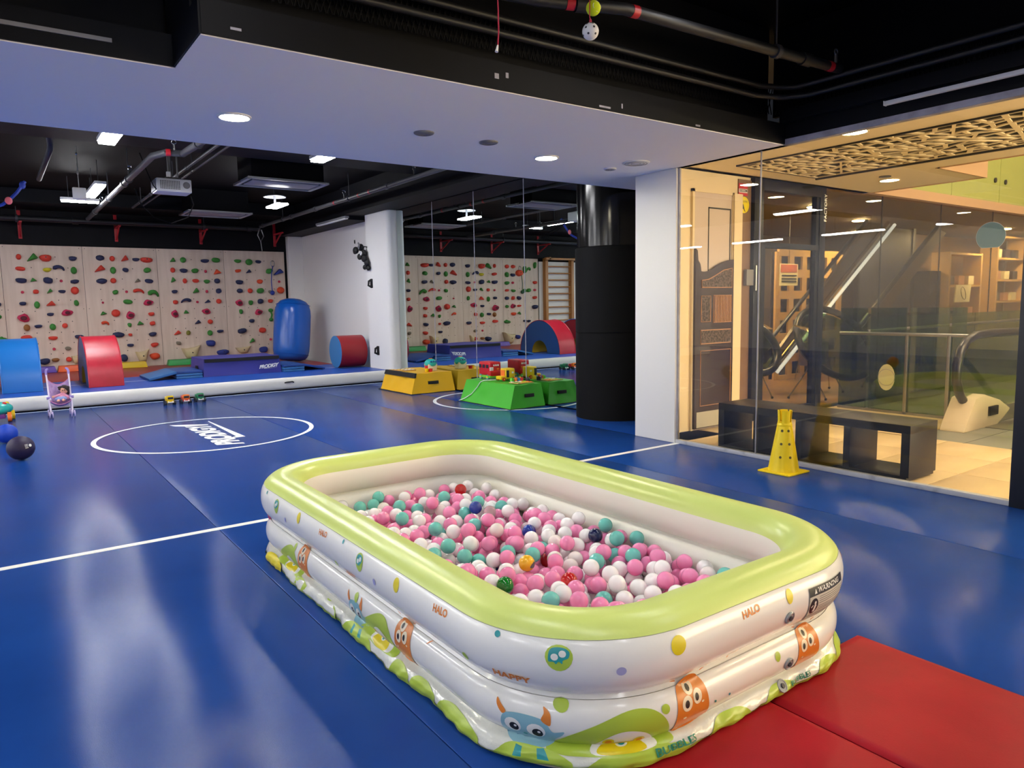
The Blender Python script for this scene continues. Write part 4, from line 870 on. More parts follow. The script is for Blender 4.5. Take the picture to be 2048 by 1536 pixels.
def sweep(v0, v1, n, e=0.0): return grid(lambda a, b: psurf(a*PLEN, v0+(v1-v0)*b, e), NU, n, True)
def sweep_in(pts):
    def f(a, b):
        (x, y), nrm = path(a*PLEN); k = b*(len(pts)-1); i = min(int(k), len(pts)-2); q = k-i
        o = pts[i][0]*(1-q)+pts[i+1][0]*q; z = pts[i][1]*(1-q)+pts[i+1][1]*q
        return (x+nrm[0]*o, y+nrm[1]*o, z)
    return grid(f, NU, len(pts)-1, True)
VL = .112
inn = _arc(0, .345, .118, .122, 90, 232, 26); cut = next(i for i, p in enumerate(inn) if p[1] < .395)
rimp = list(reversed(inn[:cut+1]))+[prof(VL*i/12)[0] for i in range(1, 13)]
M('rim', sweep_in(rimp), lime, pool, smooth=True)
M('upper_ring_outside', sweep(VL, PV[30], 22), vwhite, pool, smooth=True)
M('upper_ring_inside', sweep_in(inn[cut:]), vinner, pool, smooth=True)
M('middle_ring_outside', sweep(PV[31], PV[51], 18), vwhite, pool, smooth=True)
M('middle_ring_inside', sweep_in(_arc(-.006, .152, .106, .094, 134, 232, 16)+[(-.02, .05)]), vinner, pool, smooth=True)
M('ring_seam_inside', sweep_in([(-.0722, .250), (-.060, .237), (-.0795, .219)]), vinner, pool, smooth=True)
M('ring_seam', sweep_in([(.071, .246), (.060, .234), (.068, .222)]), vwhite, pool, smooth=True)
M('slack_ring', sweep(PV[51], PV[-1], 16), slackm, pool, smooth=True)
M('pool_floor', sweep_in([(.08, .003), (-.15, .006), (-.62, .008)]), vinner, pool)
M('rim_seam_line', tube([psurf(PLEN*i/240, VL, .0006) for i in range(240)], .0011, 5, True), P('seam_grey', (150, 160, 120), .5), pool)

# ---- printed decoration, laid on the vinyl surface
org = P('print_orange', (218, 128, 44), .3); pyl = P('print_yellow', (226, 208, 20), .3); plv = P('print_lavender', (166, 166, 208), .3); plm = P('print_lime', (172, 198, 66), .3)
pte = P('print_teal', (34, 146, 152), .3); pbl = P('print_sky', (136, 184, 196), .3); pbk = P('print_black', (22, 22, 24), .4); pwh = P('print_white', (236, 236, 230), .3); pcr = P('print_cream', (240, 226, 196), .3); pdg = P('print_darkgreen', (22, 120, 96), .35); pgy = P('print_grey', (96, 96, 96), .4); ppk = P('print_pink', (232, 90, 120), .4)
def ell(a, b, n=20, cx=0, cy=0, rot=0, egg=0):
    o = []
    for i in range(n):
        t = 2*PI*i/n; x, y = a*math.cos(t)*(1+egg*math.sin(t)), b*math.sin(t); o.append((cx+x*math.cos(rot)-y*math.sin(rot), cy+x*math.sin(rot)+y*math.cos(rot)))
    return o
def dense(poly, d=.007):
    o = []
    for i in range(len(poly)):
        p, q = poly[i], poly[(i+1) % len(poly)]; m = max(1, int(math.hypot(q[0]-p[0], q[1]-p[1])/d)); o += [(p[0]+(q[0]-p[0])*j/m, p[1]+(q[1]-p[1])*j/m) for j in range(m)]
    return o
def deco(name, u0, v0, shapes, mat, e=.0012, lab=None):
    for s in shapes: deco1(name, u0, v0, [dense(s if isinstance(s, tuple) or not 4 < len(s) < 16 else smooth_loop(s))], mat, e+.0006, lab)
def smooth_loop(p, k=5):
    n = len(p); o = []
    for i in range(n):
        a, b, c, d = p[i-1], p[i], p[(i+1) % n], p[(i+2) % n]
        for j in range(k):
            t = j/k; o.append(tuple(.5*(2*b[q]+(c[q]-a[q])*t+(2*a[q]-5*b[q]+4*c[q]-d[q])*t*t+(3*b[q]-a[q]-3*c[q]+d[q])*t**3) for q in (0, 1)))
    return o
def deco1(name, u0, v0, shapes, mat, e=.0012, lab=None):
    """shapes: outlines in metres, x along the wall, y up"""
    V, F = [], []
    for poly in shapes:
        n = len(poly); cx, cy = sum(p[0] for p in poly)/n, sum(p[1] for p in poly)/n; b = len(V)
        fr = tuple(1-i/8 for i in range(8))
        for s in fr: V += [psurf(u0+cx+(x-cx)*s, v0-cy-(y-cy)*s, e) for x, y in poly]
        V.append(psurf(u0+cx, v0-cy, e))
        for j in range(len(fr)-1): F += [(b+j*n+i, b+j*n+(i+1) % n, b+(j+1)*n+(i+1) % n, b+(j+1)*n+i) for i in range(n)]
        F += [(b+(len(fr)-1)*n+i, b+(len(fr)-1)*n+(i+1) % n, b+len(fr)*n) for i in range(n)]
    return M(name, (V, F), mat, pool, label=lab, smooth=True)
def word(s, u0, v0, size, mat, e=.0016, rot=0, bold=.0, space=1.0):
    V, F = text(s, size, 0, bold, 0, space); c, q = math.cos(rot), math.sin(rot)
    return M('print_lettering', ([psurf(u0+x*c-y*q, v0-(x*q+y*c), e) for x, y, z in V], F), mat, pool, label='%s lettering printed on the pool wall' % s)
def monster(u0, v0, k=1.0):
    body = [(-.055, -.075), (-.052, .0), (-.046, .045), (-.03, .068), (0, .078), (.03, .07), (.047, .045), (.058, -.0), (.066, -.05), (.06, -.075), (.03, -.082), (0, -.084), (-.03, -.082)]
    deco('print_monster_body', u0, v0, [[(x*k, y*k) for x, y in body]], org)
    deco('print_monster_eyes', u0, v0, [ell(.0165*k, .020*k, 14, cx*k, cy*k) for cx, cy in ((-.01, .045), (.016, .014), (-.022, .006))], pcr, .002)
    deco('print_monster_pupils', u0, v0, [ell(.007*k, .010*k, 10, cx*k, cy*k) for cx, cy in ((-.012, .044), (.013, .013), (-.024, .005))], pbk, .0026)
    deco('print_monster_spots', u0, v0, [ell(.005*k, .003*k, 8, cx*k, cy*k) for cx, cy in ((.035, -.005), (-.03, -.03), (.055, -.055), (.045, -.065), (-.045, -.06), (-.04, -.07))], pcr, .002)
    deco('print_monster_horns', u0, v0, [[(sx_*(.045+.004*i)*k, (.075+.009*i)*k), (sx_*(.062+.004*i)*k, (.080+.009*i)*k), (sx_*(.062+.004*i)*k, (.083+.009*i)*k), (sx_*(.045+.004*i)*k, (.079+.009*i)*k)] for sx_ in (-1, 1) for i in range(3)], org)
def badge(u0, v0):
    deco('print_badge', u0, v0, [ell(.032, .038, 18, 0, -.003, 0, .12)], plm)
    deco('print_badge_mask', u0, v0, [[(-.024, -.012), (-.022, .018), (-.008, .027), (.012, .026), (.024, .016), (.022, .0), (.010, -.008), (.008, -.018), (.0, -.012), (-.006, -.02), (-.012, -.014)]], pte, .002)
    deco('print_badge_eyes', u0, v0, [ell(.0085, .0095, 12, -.010, .0), ell(.0085, .0095, 12, .008, .010)], pwh, .0026)
PER = 1.045
for u0 in (-.165, .879, 1.916, 2.62): word('HALO', u0, .148, .034, org, bold=.0012, rot=.06)
for u0 in (.12, 1.169): word('HAPPY', u0, .256, .034, org, .003, bold=.0012)
word('BUBBLES', 1.585, .545, .034, pdg, .007, bold=.001); word('BUBBLES', 2.22, .545, .030, pdg, .007, bold=.001)
for u0, v0, a, b in ((-.48, .15, .020, .028), (.563, .158, .021, .028), (1.582, .158, .022, .029), (2.127, .150, .018, .026)): deco('print_dot', u0, v0, [ell(a, b)], pyl)
for u0 in (-.667, .378, 1.433, 2.9): deco('print_dot', u0, .203, [ell(.012, .013, 16)], plv)
for u0, v0, a, b in ((-.62, .36, .014, .022), (.141, .372, .016, .022), (1.292, .345, .020, .023), (1.02, .25, .011, .015), (-.03, .25, .011, .015), (1.556, .382, .012, .015), (2.09, .385, .014, .018), (.55, .385, .006, .011)): deco('print_dot', u0, v0, [ell(a, b, 16, 0, 0, .2, .1)], plm)
for u0 in (.053, 1.134, -.99): deco('print_dot', u0, .128, [ell(.008, .010, 14)], pte)
for u0 in (-.81, .237, 1.292): badge(u0, .162)
monster(.563, .398, 1.15); monster(1.653, .398, 1.18); monster(2.27, .398, 1.1); monster(-.50, .398, 1.15)
deco('print_curl', .74, .34, [[(-.012, -.01), (.0, .0), (.012, .012), (.010, .014), (-.004, .003), (-.014, -.007)]], org); deco('print_curl', 1.86, .296, [[(-.018, -.012), (.0, .002), (.018, .016), (.016, .019), (-.004, .006), (-.02, -.008)]], org)
for u0 in (1.83, 1.76): deco('print_speck', u0, .43, [ell(.004, .006, 8, 0, 0, .5)], pte)
# lime hill with yellow bear and blue monster
def hill(u0):
    deco('print_hill', u0, .47, [[(-.17, -.05), (-.13, .02), (-.05, .07), (.03, .105), (.09, .10), (.13, .06), (.15, .0), (.155, -.05), (.05, -.06), (-.06, -.06)]], plm)
    deco('print_hill_opening', u0, .47, [[(-.06, -.05), (-.045, .0), (-.01, .035), (.03, .045), (.075, .03), (.10, -.005), (.105, -.05), (.02, -.058)]], pwh, .002)
    deco('print_bear', u0, .47, [[(-.045, -.05), (-.03, -.018), (-.005, -.002), (.03, .0), (.06, -.012), (.078, -.05), (.02, -.06)]], pyl, .0026)
    deco('print_bear_ears', u0, .47, [ell(.015, .015, 12, -.018, .008), ell(.015, .015, 12, .062, .002)], pyl, .0026); deco('print_bear_ear_spots', u0, .47, [ell(.009, .009, 10, -.018, .008), ell(.009, .009, 10, .062, .002)], org, .003)
    deco('print_bear_eye', u0, .47, [ell(.016, .012, 14, .018, -.022)], pwh, .003); deco('print_bear_iris', u0, .47, [ell(.009, .007, 12, .018, -.022)], pte, .0036)
hill(1.425); hill(.33); hill(-.72)
def bluey(u0):
    deco('print_blue_body', u0, .445, [[(-.065, -.05), (-.072, .0), (-.062, .04), (-.03, .054), (.02, .055), (.05, .045), (.068, .015), (.095, .02), (.09, .005), (.072, -.015), (.065, -.05), (.03, -.075), (-.03, -.075)]], pbl)
    deco('print_blue_horns', u0, .445, [[(-.066, .04), (-.082, .062), (-.083, .082), (-.07, .068), (-.055, .05)], [(.04, .048), (.046, .07), (.044, .088), (.062, .07), (.062, .035)]], org)
    deco('print_blue_eyes', u0, .445, [ell(.023, .024, 16, -.036, .012), ell(.024, .024, 16, .026, .010)], pwh, .002); deco('print_blue_pupils', u0, .445, [ell(.013, .014, 14, -.032, .008), ell(.014, .015, 14, .030, .004)], pbk, .0026); deco('print_blue_glints', u0, .445, [ell(.004, .004, 8, -.028, .013), ell(.004, .004, 8, .034, .009)], pwh, .003)
    deco('print_blue_nose', u0, .445, [ell(.006, .005, 10, -.004, -.012)], pte, .002); deco('print_blue_legs', u0, .445, [[(-.03, -.075), (-.012, -.078), (-.01, -.11), (-.034, -.112)], [(.026, -.076), (.044, -.074), (.06, -.108), (.03, -.112)]], pte, .002)
bluey(1.205); bluey(.14)
# loose lime and yellow prints on the slack ring
rr = random.Random(9); u0 = -2.2
while u0 < 3.4:
    w_ = rr.uniform(.05, .14)
    deco('print_patch', u0, .548, [[(-w_, -.032), (-w_*.7, .02), (-w_*.2, .034), (w_*.5, .026), (w_, .0), (w_*.9, -.03), (0, -.036)]], rr.choice((plm, plm, plm, pyl, pbl) if rr.random() < .45 else (plm,)), .0018)
    u0 += w_*2+rr.uniform(.03, .14)
M('print_hem', sweep(PV[-1]-.030, PV[-1]-.006, 3, .002), plm, pool, smooth=True)
# warning panel
def rect(a0, a1, b0, b1): return tuple([(a0+(a1-a0)*i/4, b1) for i in range(5)]+[(a1, b1+(b0-b1)*i/3) for i in range(1, 4)]+[(a1+(a0-a1)*i/4, b0) for i in range(1, 5)]+[(a0, b0+(b1-b0)*i/3) for i in range(1, 3)])
WU, WV = 2.345, .225
deco('warning_label', WU, WV, [rect(-.105, .105, -.075, .072)], P('label_paper', (216, 214, 200), .4), .0016)
deco('warning_header', WU, WV, [rect(-.105, .105, .040, .072)], pbk, .0022)
word('WARNING', WU+.012, WV-.056, .026, pwh, .0030, bold=.0008); deco('warning_triangle', WU, WV, [[(-.075, .047), (-.059, .047), (-.067, .065)]], pwh, .0030); word('DO NOT DIVE', WU+.083, WV-.056, .007, pgy, .0030)
deco('warning_pictogram', WU, WV, [ell(.026, .03, 18, -.074, .002)], pbk, .0022); deco('warning_figure', WU, WV, [ell(.006, .007, 10, -.068, .014), [(-.080, -.018), (-.066, -.02), (-.060, .006), (-.072, .008)], [(-.092, .004), (-.082, .010), (-.080, .006), (-.090, -.002)]], pwh, .0030)
lines = [rect(-.043, .1, y, y+.0022) for y in (.030, .022, .014, .006, -.006, -.014, -.022)]+[rect(-.098, .02, y, y+.002) for y in (-.040, -.048, -.056)]+[rect(.036, .095, y, y+.002) for y in (-.040, -.048, -.056)]
for q in lines: deco1('warning_text_line', WU, WV, [q], pgy, .0030)
deco('warning_border', WU, WV, [rect(-.105, .105, -.0335, -.0318), rect(.027, .0288, -.068, -.0325), rect(-.105, .105, -.0755, -.0735), rect(-.1055, -.1035, -.075, .045), rect(.1035, .1055, -.075, .045)], pbk, .0026)
# inflation valves
clearv = P('valve_clear', (150, 156, 160), .15, coat=.5)
for u0, v0 in ((2.127, .226), (2.154, .43), (2.119, .535)):
    p, q = Vector(psurf(u0, v0, .001)), Vector(psurf(u0, v0, .02)); d = (q-p).normalized()
    v_ = M('valve', join(ring(p+d*.002, .020, .004, d, 20, 6), disc(p, .019, d, 18, .004)), clearv, pool, smooth=60)
    M('valve_plug', cyl(p, p+d*.009, .010, .008, 14), dark_grey, v_)
M('vinyl_patch', disc(psurf(-1.1, .30, .001), .03, (-1, 0, 0), 12, .002), P('patch_magenta', (170, 40, 90), .4), pool)

# ------------------------------------------------------------------ balls
import numpy as np
BR = .0385; rb = random.Random(21); balls = []; cells = {}
def inside(x, y):
    m = .114+BR; ax, bx_, ay, by_ = PX0+m, PX1-m, PY0+m, PY1-m; k = max(PR-m, .05)
    if not (ax <= x <= bx_ and ay <= y <= by_): return False
    dx = max(ax+k-x, x-(bx_-k), 0); dy = max(ay+k-y, y-(by_-k), 0); return dx*dx+dy*dy <= k*k
def rest(x, y):
    z = .012+BR; ci, cj = int(x/.08), int(y/.08)
    for i in (ci-1, ci, ci+1):
        for j in (cj-1, cj, cj+1):
            for (a, b, c) in cells.get((i, j), ()):
                d = (a-x)**2+(b-y)**2
                if d < 4*BR*BR:
                    q = c+math.sqrt(4*BR*BR-d)
                    if q > z: z = q
    return z
fails = 0
while fails < 40 and len(balls) < 2600:
    best = None
    for _ in range(14):
        x, y = rb.uniform(PX0, PX1), rb.uniform(PY0, PY1)
        if not inside(x, y): continue
        z = rest(x, y)
        if best is None or z < best[2]: best = (x, y, z)
    lim = .205+.03*math.sin(best[0]*5+1)*math.sin(best[1]*3.1)+.02*(4.3-best[1])/2.8
    if best[2] > lim: fails += 1; continue
    balls.append(best); cells.setdefault((int(best[0]/.08), int(best[1]/.08)), []).append(best)
# which balls show most in the photograph: coarse depth buffer, rim counted as an occluder
B = np.array(balls); fv, rv, uv = (np.array(q) for q in (fwd, r2, u2)); sc_ = .35
def prj(Pt):
    q = np.array(Pt)-np.array([0, 0, CAM_H]); zc = q @ fv
    return (1024+1444.5*(q @ rv)/zc)*sc_, (768-1444.5*(q @ uv)/zc)*sc_, zc
zb = np.full((int(1536*sc_), int(2048*sc_)), 1e9); ib = np.full(zb.shape, -1)
occ = [(psurf(PLEN*i/300, .12), .06) for i in range(300)]+[((path(PLEN*i/300)[0][0], path(PLEN*i/300)[0][1], .36), .108) for i in range(300)]
for k, (pt, rad) in enumerate([(tuple(b), BR) for b in balls]+occ):
    x, y, zc = prj(pt); R_ = 1444.5*sc_*rad/zc; x0, x1, y0, y1 = int(x-R_), int(x+R_)+2, int(y-R_), int(y+R_)+2
    if x0 < 0 or y0 < 0 or x1 >= zb.shape[1] or y1 >= zb.shape[0]: continue
    yy, xx = np.mgrid[y0:y1, x0:x1]; d2 = (xx-x)**2+(yy-y)**2; dep = zc-rad*np.sqrt(np.clip(1-d2/R_**2, 0, 1)); msk = (d2 <= R_*R_) & (dep < zb[y0:y1, x0:x1])
    zb[y0:y1, x0:x1][msk] = dep[msk]; ib[y0:y1, x0:x1][msk] = k if k < len(balls) else -1
cnt = np.bincount(ib[ib >= 0].ravel(), minlength=len(balls)); order = list(np.argsort(-cnt)); show = [int(i) for i in order[:300]]
px = {i: prj(balls[i]) for i in order if cnt[i] > 0}
kinds = {}
for i in range(len(balls)):
    q = rb.random(); kinds[i] = 'pink' if q < .50 else 'white' if q < .90 else 'pearl' if q < .935 else 'clear' if q < .96 else 'teal'
def near(x, y, col, n=1):
    c = [i for i in show if kinds[i] in ('pink', 'white', 'pearl', 'clear') and cnt[i] > (55 if col == 'yellow' else 34)] or show
    i = min(c, key=lambda i: (px[i][0]-x*sc_)**2+(px[i][1]-y*sc_)**2); kinds[i] = col; return i
for i in range(len(balls)):
    if kinds[i] == 'teal' and i in set(show): kinds[i] = 'white' if rb.random() < .5 else 'pink'
used = set()
spec_col = [(1068, 1062, 'royal'), (940, 1017, 'royal'), (1212, 1075, 'navy'), (925, 986, 'red'), (1098, 1113, 'red'), (1136, 1149, 'red'), (1066, 1145, 'yellow'), (1008, 1177, 'green')]
sp = [(near(*s), s[2]) for s in spec_col]
for s in ((703, 1013), (742, 1008), (766, 997), (803, 1006), (845, 1022), (887, 991), (915, 1017), (956, 990), (988, 1007), (958, 1053), (857, 1052), (800, 1070), (865, 1103), (898, 1105), (923, 1118), (953, 1108), (1003, 1105), (1045, 1120), (1247, 1060), (1295, 1063), (1225, 1055), (1232, 1115), (1260, 1122), (1212, 1187), (1515, 1127), (1210, 1125), (1100, 1213)): near(s[0], s[1], 'teal')
bcol = {'pink': ((246, 142, 190), 'pink'), 'white': ((251, 249, 249), 'white'), 'pearl': ((238, 228, 224), 'pearly white'), 'clear': ((232, 200, 208), 'translucent pinkish'), 'teal': ((108, 198, 186), 'mint green'), 'royal': ((16, 46, 150), 'royal blue'), 'navy': ((16, 24, 70), 'navy'), 'red': ((196, 24, 24), 'red'), 'yellow': ((248, 190, 16), 'yellow'), 'green': ((14, 116, 30), 'dark green')}
bmat = {k: P('pitball_'+k, c, .12, spec=.5, coat=.35, trans=(.55 if k == 'clear' else 0)) for k, (c, n) in bcol.items()}
def ballmesh(k):
    g = sphere((0, 0, 0), BR, 22, 14); me = D.meshes.new('pit_ball'); me.from_pydata(g[0], [], g[1]); me.shade_smooth(); me.materials.append(bmat[k]); return me
bms = {k: ballmesh(k) for k in bcol}
extra = {sp[0][0]: 'royal blue plastic ball in the middle of the ball pit', sp[1][0]: 'royal blue ball half hidden among balls toward the far end of the pit', sp[2][0]: 'navy ball deep between pink balls near the right wall of the pit', sp[3][0]: 'red ball near the far corner of the ball pit', sp[4][0]: 'red ball just above the yellow ball in the pit', sp[5][0]: 'red ball right of the yellow ball in the pit', sp[6][0]: 'yellow ball with a small grey print in the ball pit', sp[7][0]: 'dark green ball by the near rim of the pit'}
for i in show:
    k = kinds[i]; o = D.objects.new('pit_ball', bms[k]); COL.objects.link(o); o.location = balls[i]; o.rotation_euler = (rb.random()*6, rb.random()*6, 0)
    zone = ('near end of the pit' if balls[i][1] < 2.35 else 'far end of the pit' if balls[i][1] > 3.3 else 'middle of the pit')+(', court side' if balls[i][0] < 2.0 else ', glass side')
    props(o, extra.get(i, 'glossy %s plastic ball lying in the %s' % (bcol[k][1], zone)), 'ball', '%s balls, %s' % (bcol[k][1], zone))
    if i == sp[6][0]:
        o.rotation_euler = (0, 0, 0); n0 = Vector((.15, -.80, .02)).normalized(); b0 = basis(n0*BR*.985, (-n0.y, n0.x, 0), n0.cross(Vector((-n0.y, n0.x, 0))))
        s_ = M('ball_print', xf(join(disc((0, -.004, 0), .011, n=12, t=.001), disc((.009, .006, -.001), .007, n=10, t=.0012), disc((-.01, -.008, -.001), .007, n=10, t=.0012)), b0), pgy, local=True); s_.parent = o
rest_ = [i for i in range(len(balls)) if i not in set(show)]
V, F, MI = [], [], []; kk = list(bcol)
for i in rest_:
    g = sphere(balls[i], BR, 12, 8); n = len(V); V += g[0]; F += [tuple(a+n for a in q) for q in g[1]]; MI += [kk.index(kinds[i])]*len(g[1])
rm = M('pit_balls', (V, F), bmat[kk[0]], smooth=True, kind='stuff', label='remaining pink, white and mint balls packed deeper in the pit', cat='balls')
for k in kk[1:]: rm.data.materials.append(bmat[k])
rm.data.polygons.foreach_set('material_index', MI)

# ------------------------------------------------------------------ red folding mat under the near end
mred = P('mat_bright_red', (166, 14, 34), .42, spec=.16, bump=((3, .22), (200, .05)), var=((152, 12, 30), 2, .4, .6))
t = T('red_folding_mat', (2.1, 1.0, 0), 'red folding gym mat on the floor under the near end of the pool', 'mat')
for x0, x1 in ((1.395, 2.096), (2.101, 2.815)):
    def top(a, b, x0=x0, x1=x1):
        x, y = x0+(x1-x0)*a, .60+.90*b; e = min(a, 1-a, b*1.2, (1-b)*1.2); k = 1-max(0, 1-e/.012)**2
        return (x, y,   .008+.011*k+.0025*math.sin(7*a+4*b)*math.sin(PI*a)*math.sin(PI*b))
    M('mat_panel', grid(top, 40, 40), mred, t, smooth=True)
    M('mat_underside', box(x0+.002, x1-.002, .602, 1.498, .001, .009), mred, t)

# ------------------------------------------------------------------ hanging balls and recess services
rs = P('string_red', (176, 30, 62), .6)
t = T('wiffle_ball', (2.33, 2.585, 2.59), 'white perforated plastic ball hanging on a red string', 'ball')
M('shell', sphere((2.33, 2.585, 2.63), .038, 24, 16), white_plastic, t, smooth=True)
holes = []
for th in (.25, .95, 1.6, 2.3, -.5):
    for k in range(6):
        a = 2*PI*k/6+th; n0 = Vector((math.cos(th)*math.cos(a), math.cos(th)*math.sin(a), math.sin(th))); holes.append(disc(Vector((2.33, 2.585, 2.63))+n0*.0372, .0052, n0, 10, .0012))
M('ball_holes', join(*holes), dark_grey, t)
M('string', tube([(2.33, 2.585, 2.667), (2.325, 2.585, 2.70), (2.33, 2.585, 2.95), (2.33, 2.585, 3.62)], .0022, 6), rs, t)
M('string_knot', sphere((2.33, 2.585, 2.675), .0065, 8, 6, (1, 1, 1.8)), rs, t)
t = T('tennis_ball', (2.36, 2.6, 2.70), 'yellow green tennis ball hanging just above the perforated ball', 'ball')
M('felt', sphere((2.362, 2.60, 2.743), .0335, 24, 16), P('tennis_felt', (206, 224, 20), .9, bump=(300, .3)), t, smooth=True)
M('seam', tube([Vector((2.362, 2.60, 2.743))+Vector((math.cos(a)*(.75+.25*math.cos(2*a))*.024, -.0245, math.sin(a)*.022)) for a in [2*PI*i/20 for i in range(20)]], .0012, 5, True), white_line, t)
M('string', cyl((2.362, 2.60, 2.77), (2.362, 2.60, 3.62), .002, n=6), rs, t)
t = T('loose_string', (1.94, 2.79, 2.5), 'red string with a frayed white end hanging from the black ceiling', 'string')
M('string', tube([(1.955, 2.79, 2.555), (1.968, 2.80, 2.62), (1.968, 2.80, 2.72), (1.955, 2.79, 2.85), (1.95, 2.79, 3.62)], .0032, 6), rs, t, smooth=True)
M('frayed_end', cyl((1.955, 2.79, 2.56), (1.945, 2.787, 2.528), .0035, .008, 8), white_line, t)
pipe('recess_pipe', [(1.2, 3.6, 3.1), (2.65, 3.38, 3.1), (3.155, 3.2, 3.1), (5.30, 3.12, 3.1)], .035, pipe_dark, 'dark pipe with red tape crossing the black recess', tape=(.40, .50, .97), couplings=(.42, .9), hangers=(.82,))
t = T('fire_sprinkler', (5.25, 3.12, 3.15), 'sprinkler head at the end of the dark recess pipe', 'sprinkler'); M('stem', cyl((5.25, 3.12, 3.13), (5.25, 3.12, 3.2), .012, n=8), steel, t); M('yoke', ring((5.25, 3.12, 3.215), .02, .005, (0, 1, 0), 12, 6), steel, t)
pipe('cable_tray_rail', [(5.36, -3, 3.06), (5.36, 3.5, 3.075), (5.30, 3.58, 3.08), (5.1, 3.66, 3.08), (1.1, 3.68, 3.08)], .022, pipe_dark, 'upper dark rail running round the black recess', cat='rail')
pipe('cable_tray_rail', [(5.36, -3, 2.985), (5.36, 3.4, 2.99), (5.25, 3.56, 2.99), (5.0, 3.64, 2.99), (1.1, 3.66, 2.99)], .022, pipe_dark, 'lower dark rail running round the black recess', cat='rail')
msh = []
for i in range(150):
    y = -1.2+i*.033
    msh += [cbox((5.43, y, 3.02), (.006, .006, .21), rx=.32), cbox((5.434, y, 3.02), (.006, .006, .21), rx=-.32)]
for i in range(120):
    x = 1.2+i*.035
    msh += [cbox((x, 3.76, 3.02), (.006, .006, .21), ry=.32), cbox((x, 3.764, 3.02), (.006, .006, .21), ry=-.32)]
M('expanded_mesh', join(*msh), black_paint, label='black expanded metal mesh behind the recess rails', cat='mesh', kind='stuff')
t = T('white_strip', (5.30, 2.2, 2.77), 'long white strip fixed to the black beam above the glass', 'strip'); M('profile', box(XG-.135, XG-.10, -2, 2.775, 2.762, 2.79), white_plastic, t, bev=.003); M('end_cap', box(XG-.137, XG-.098, 2.775, 2.78, 2.76, 2.792), white_plastic, t)
# ================================================================== MALL CORRIDOR BEHIND THE GLASS
YC = 5.15; ZC = 2.75
beige = P('mall_beige', (222, 204, 172), .6)
beige_c = P('mall_ceiling', (234, 216, 184), .7)
tile_m = P('mall_tile', (222, 198, 160), .28, var=((210, 184, 144), 1.5, .35, .7), bscale3=(1, 3, 1))
grey_fl = P('mall_grey', (122, 124, 122), .4)
brown_d = P('door_brown', (48, 36, 42), .45)
tan_l = P('door_tan', (176, 128, 92), .5)
frame_d = P('shop_frame', (30, 33, 42), .4, spec=.2)
bulk = P('bulkhead', (196, 160, 128), .55)
cf = S('floor_mall', box(XG+.03, 21, -5, YC+.05, -.12, -.006), grey_fl, 'beige tiled floor of the mall corridor', cat='floor')
for i in range(4):
    for j in range(9):
        x0, y0 = XG+.035+i*.66, YC-.02-(j+1)*.66
        if x0 > 7.3: continue
        M('floor_tile', box(x0+.002, x0+.658, y0+.002, y0+.658, -.02, 0), tile_m, cf, bev=.002)
for j in range(3): M('floor_tile', box(7.42+j*.5, 7.918+j*.5, 3.5, YC-.02, -.02, 0), tile_m, cf, bev=.002)
M('landing_plate', box(7.42, 9.0, -.8, 3.49, -.02, -.001), grey_fl, cf)
for k in range(3): M('landing_joint', box(7.42, 9.0, 2.0+k*.5, 2.004+k*.5, -.001, .0005), dark_grey, cf)
M('floor_vent', box(7.45, 7.62, 2.30, 2.62, -.001, .001), dark_grey, cf)
# ceiling with stepped void edge
cc = S('ceiling_mall', join(box(XG+.04, 8.25, -5, 3.72, ZC, ZC+.12), box(XG+.04, 9.4, 3.72, YC, ZC, ZC+.12)), beige_c, 'beige mall ceiling stepping back around the escalator void', cat='ceiling')
M('void_fascia', join(box(8.25, 8.27, -5, 3.74, ZC-.01, ZC+.5), box(8.25, 9.4, 3.70, 3.72, ZC-.01, ZC+.5), box(9.4, 9.42, 3.70, YC, ZC-.01, ZC+.5)), bulk, cc)
# pierced ceiling panel: recursive splits, each cell a hole with a rim
pp = T('pierced_ceiling_grid', (6.95, 2.5, ZC), 'cream pierced ceiling panel with angular openings above the corridor', 'ceiling panel')
rp = random.Random(14)
def split(poly, depth, out):
    def area(p): return abs(sum(p[i][0]*p[(i+1) % len(p)][1]-p[(i+1) % len(p)][0]*p[i][1] for i in range(len(p))))/2
    if depth == 0 or area(poly) < rp.uniform(.018, .045): out.append(poly); return
    cx_, cy_ = sum(p[0] for p in poly)/len(poly), sum(p[1] for p in poly)/len(poly); sx_ = max(p[0] for p in poly)-min(p[0] for p in poly); sy_ = max(p[1] for p in poly)-min(p[1] for p in poly)
    a = (PI/2 if sy_ < sx_ else 0)+rp.uniform(-.55, .55); nx, ny = -math.sin(a), math.cos(a); c = nx*(cx_+rp.uniform(-.1, .1)*sx_)+ny*(cy_+rp.uniform(-.1, .1)*sy_)
    A, Bb = [], []
    for i in range(len(poly)):
        p, q = poly[i], poly[(i+1) % len(poly)]; dp, dq = nx*p[0]+ny*p[1]-c, nx*q[0]+ny*q[1]-c
        (A if dp >= 0 else Bb).append(p)
        if dp*dq < 0:
            t_ = dp/(dp-dq); m_ = (p[0]+(q[0]-p[0])*t_, p[1]+(q[1]-p[1])*t_); A.append(m_); Bb.append(m_)
    for h in (A, Bb):
        if len(h) > 2: split(h, depth-1, out)
cells_ = []; split([(6.26, -.6), (7.65, -.6), (7.65, 4.73), (6.26, 4.73)], 11, cells_)
V, F = [], []
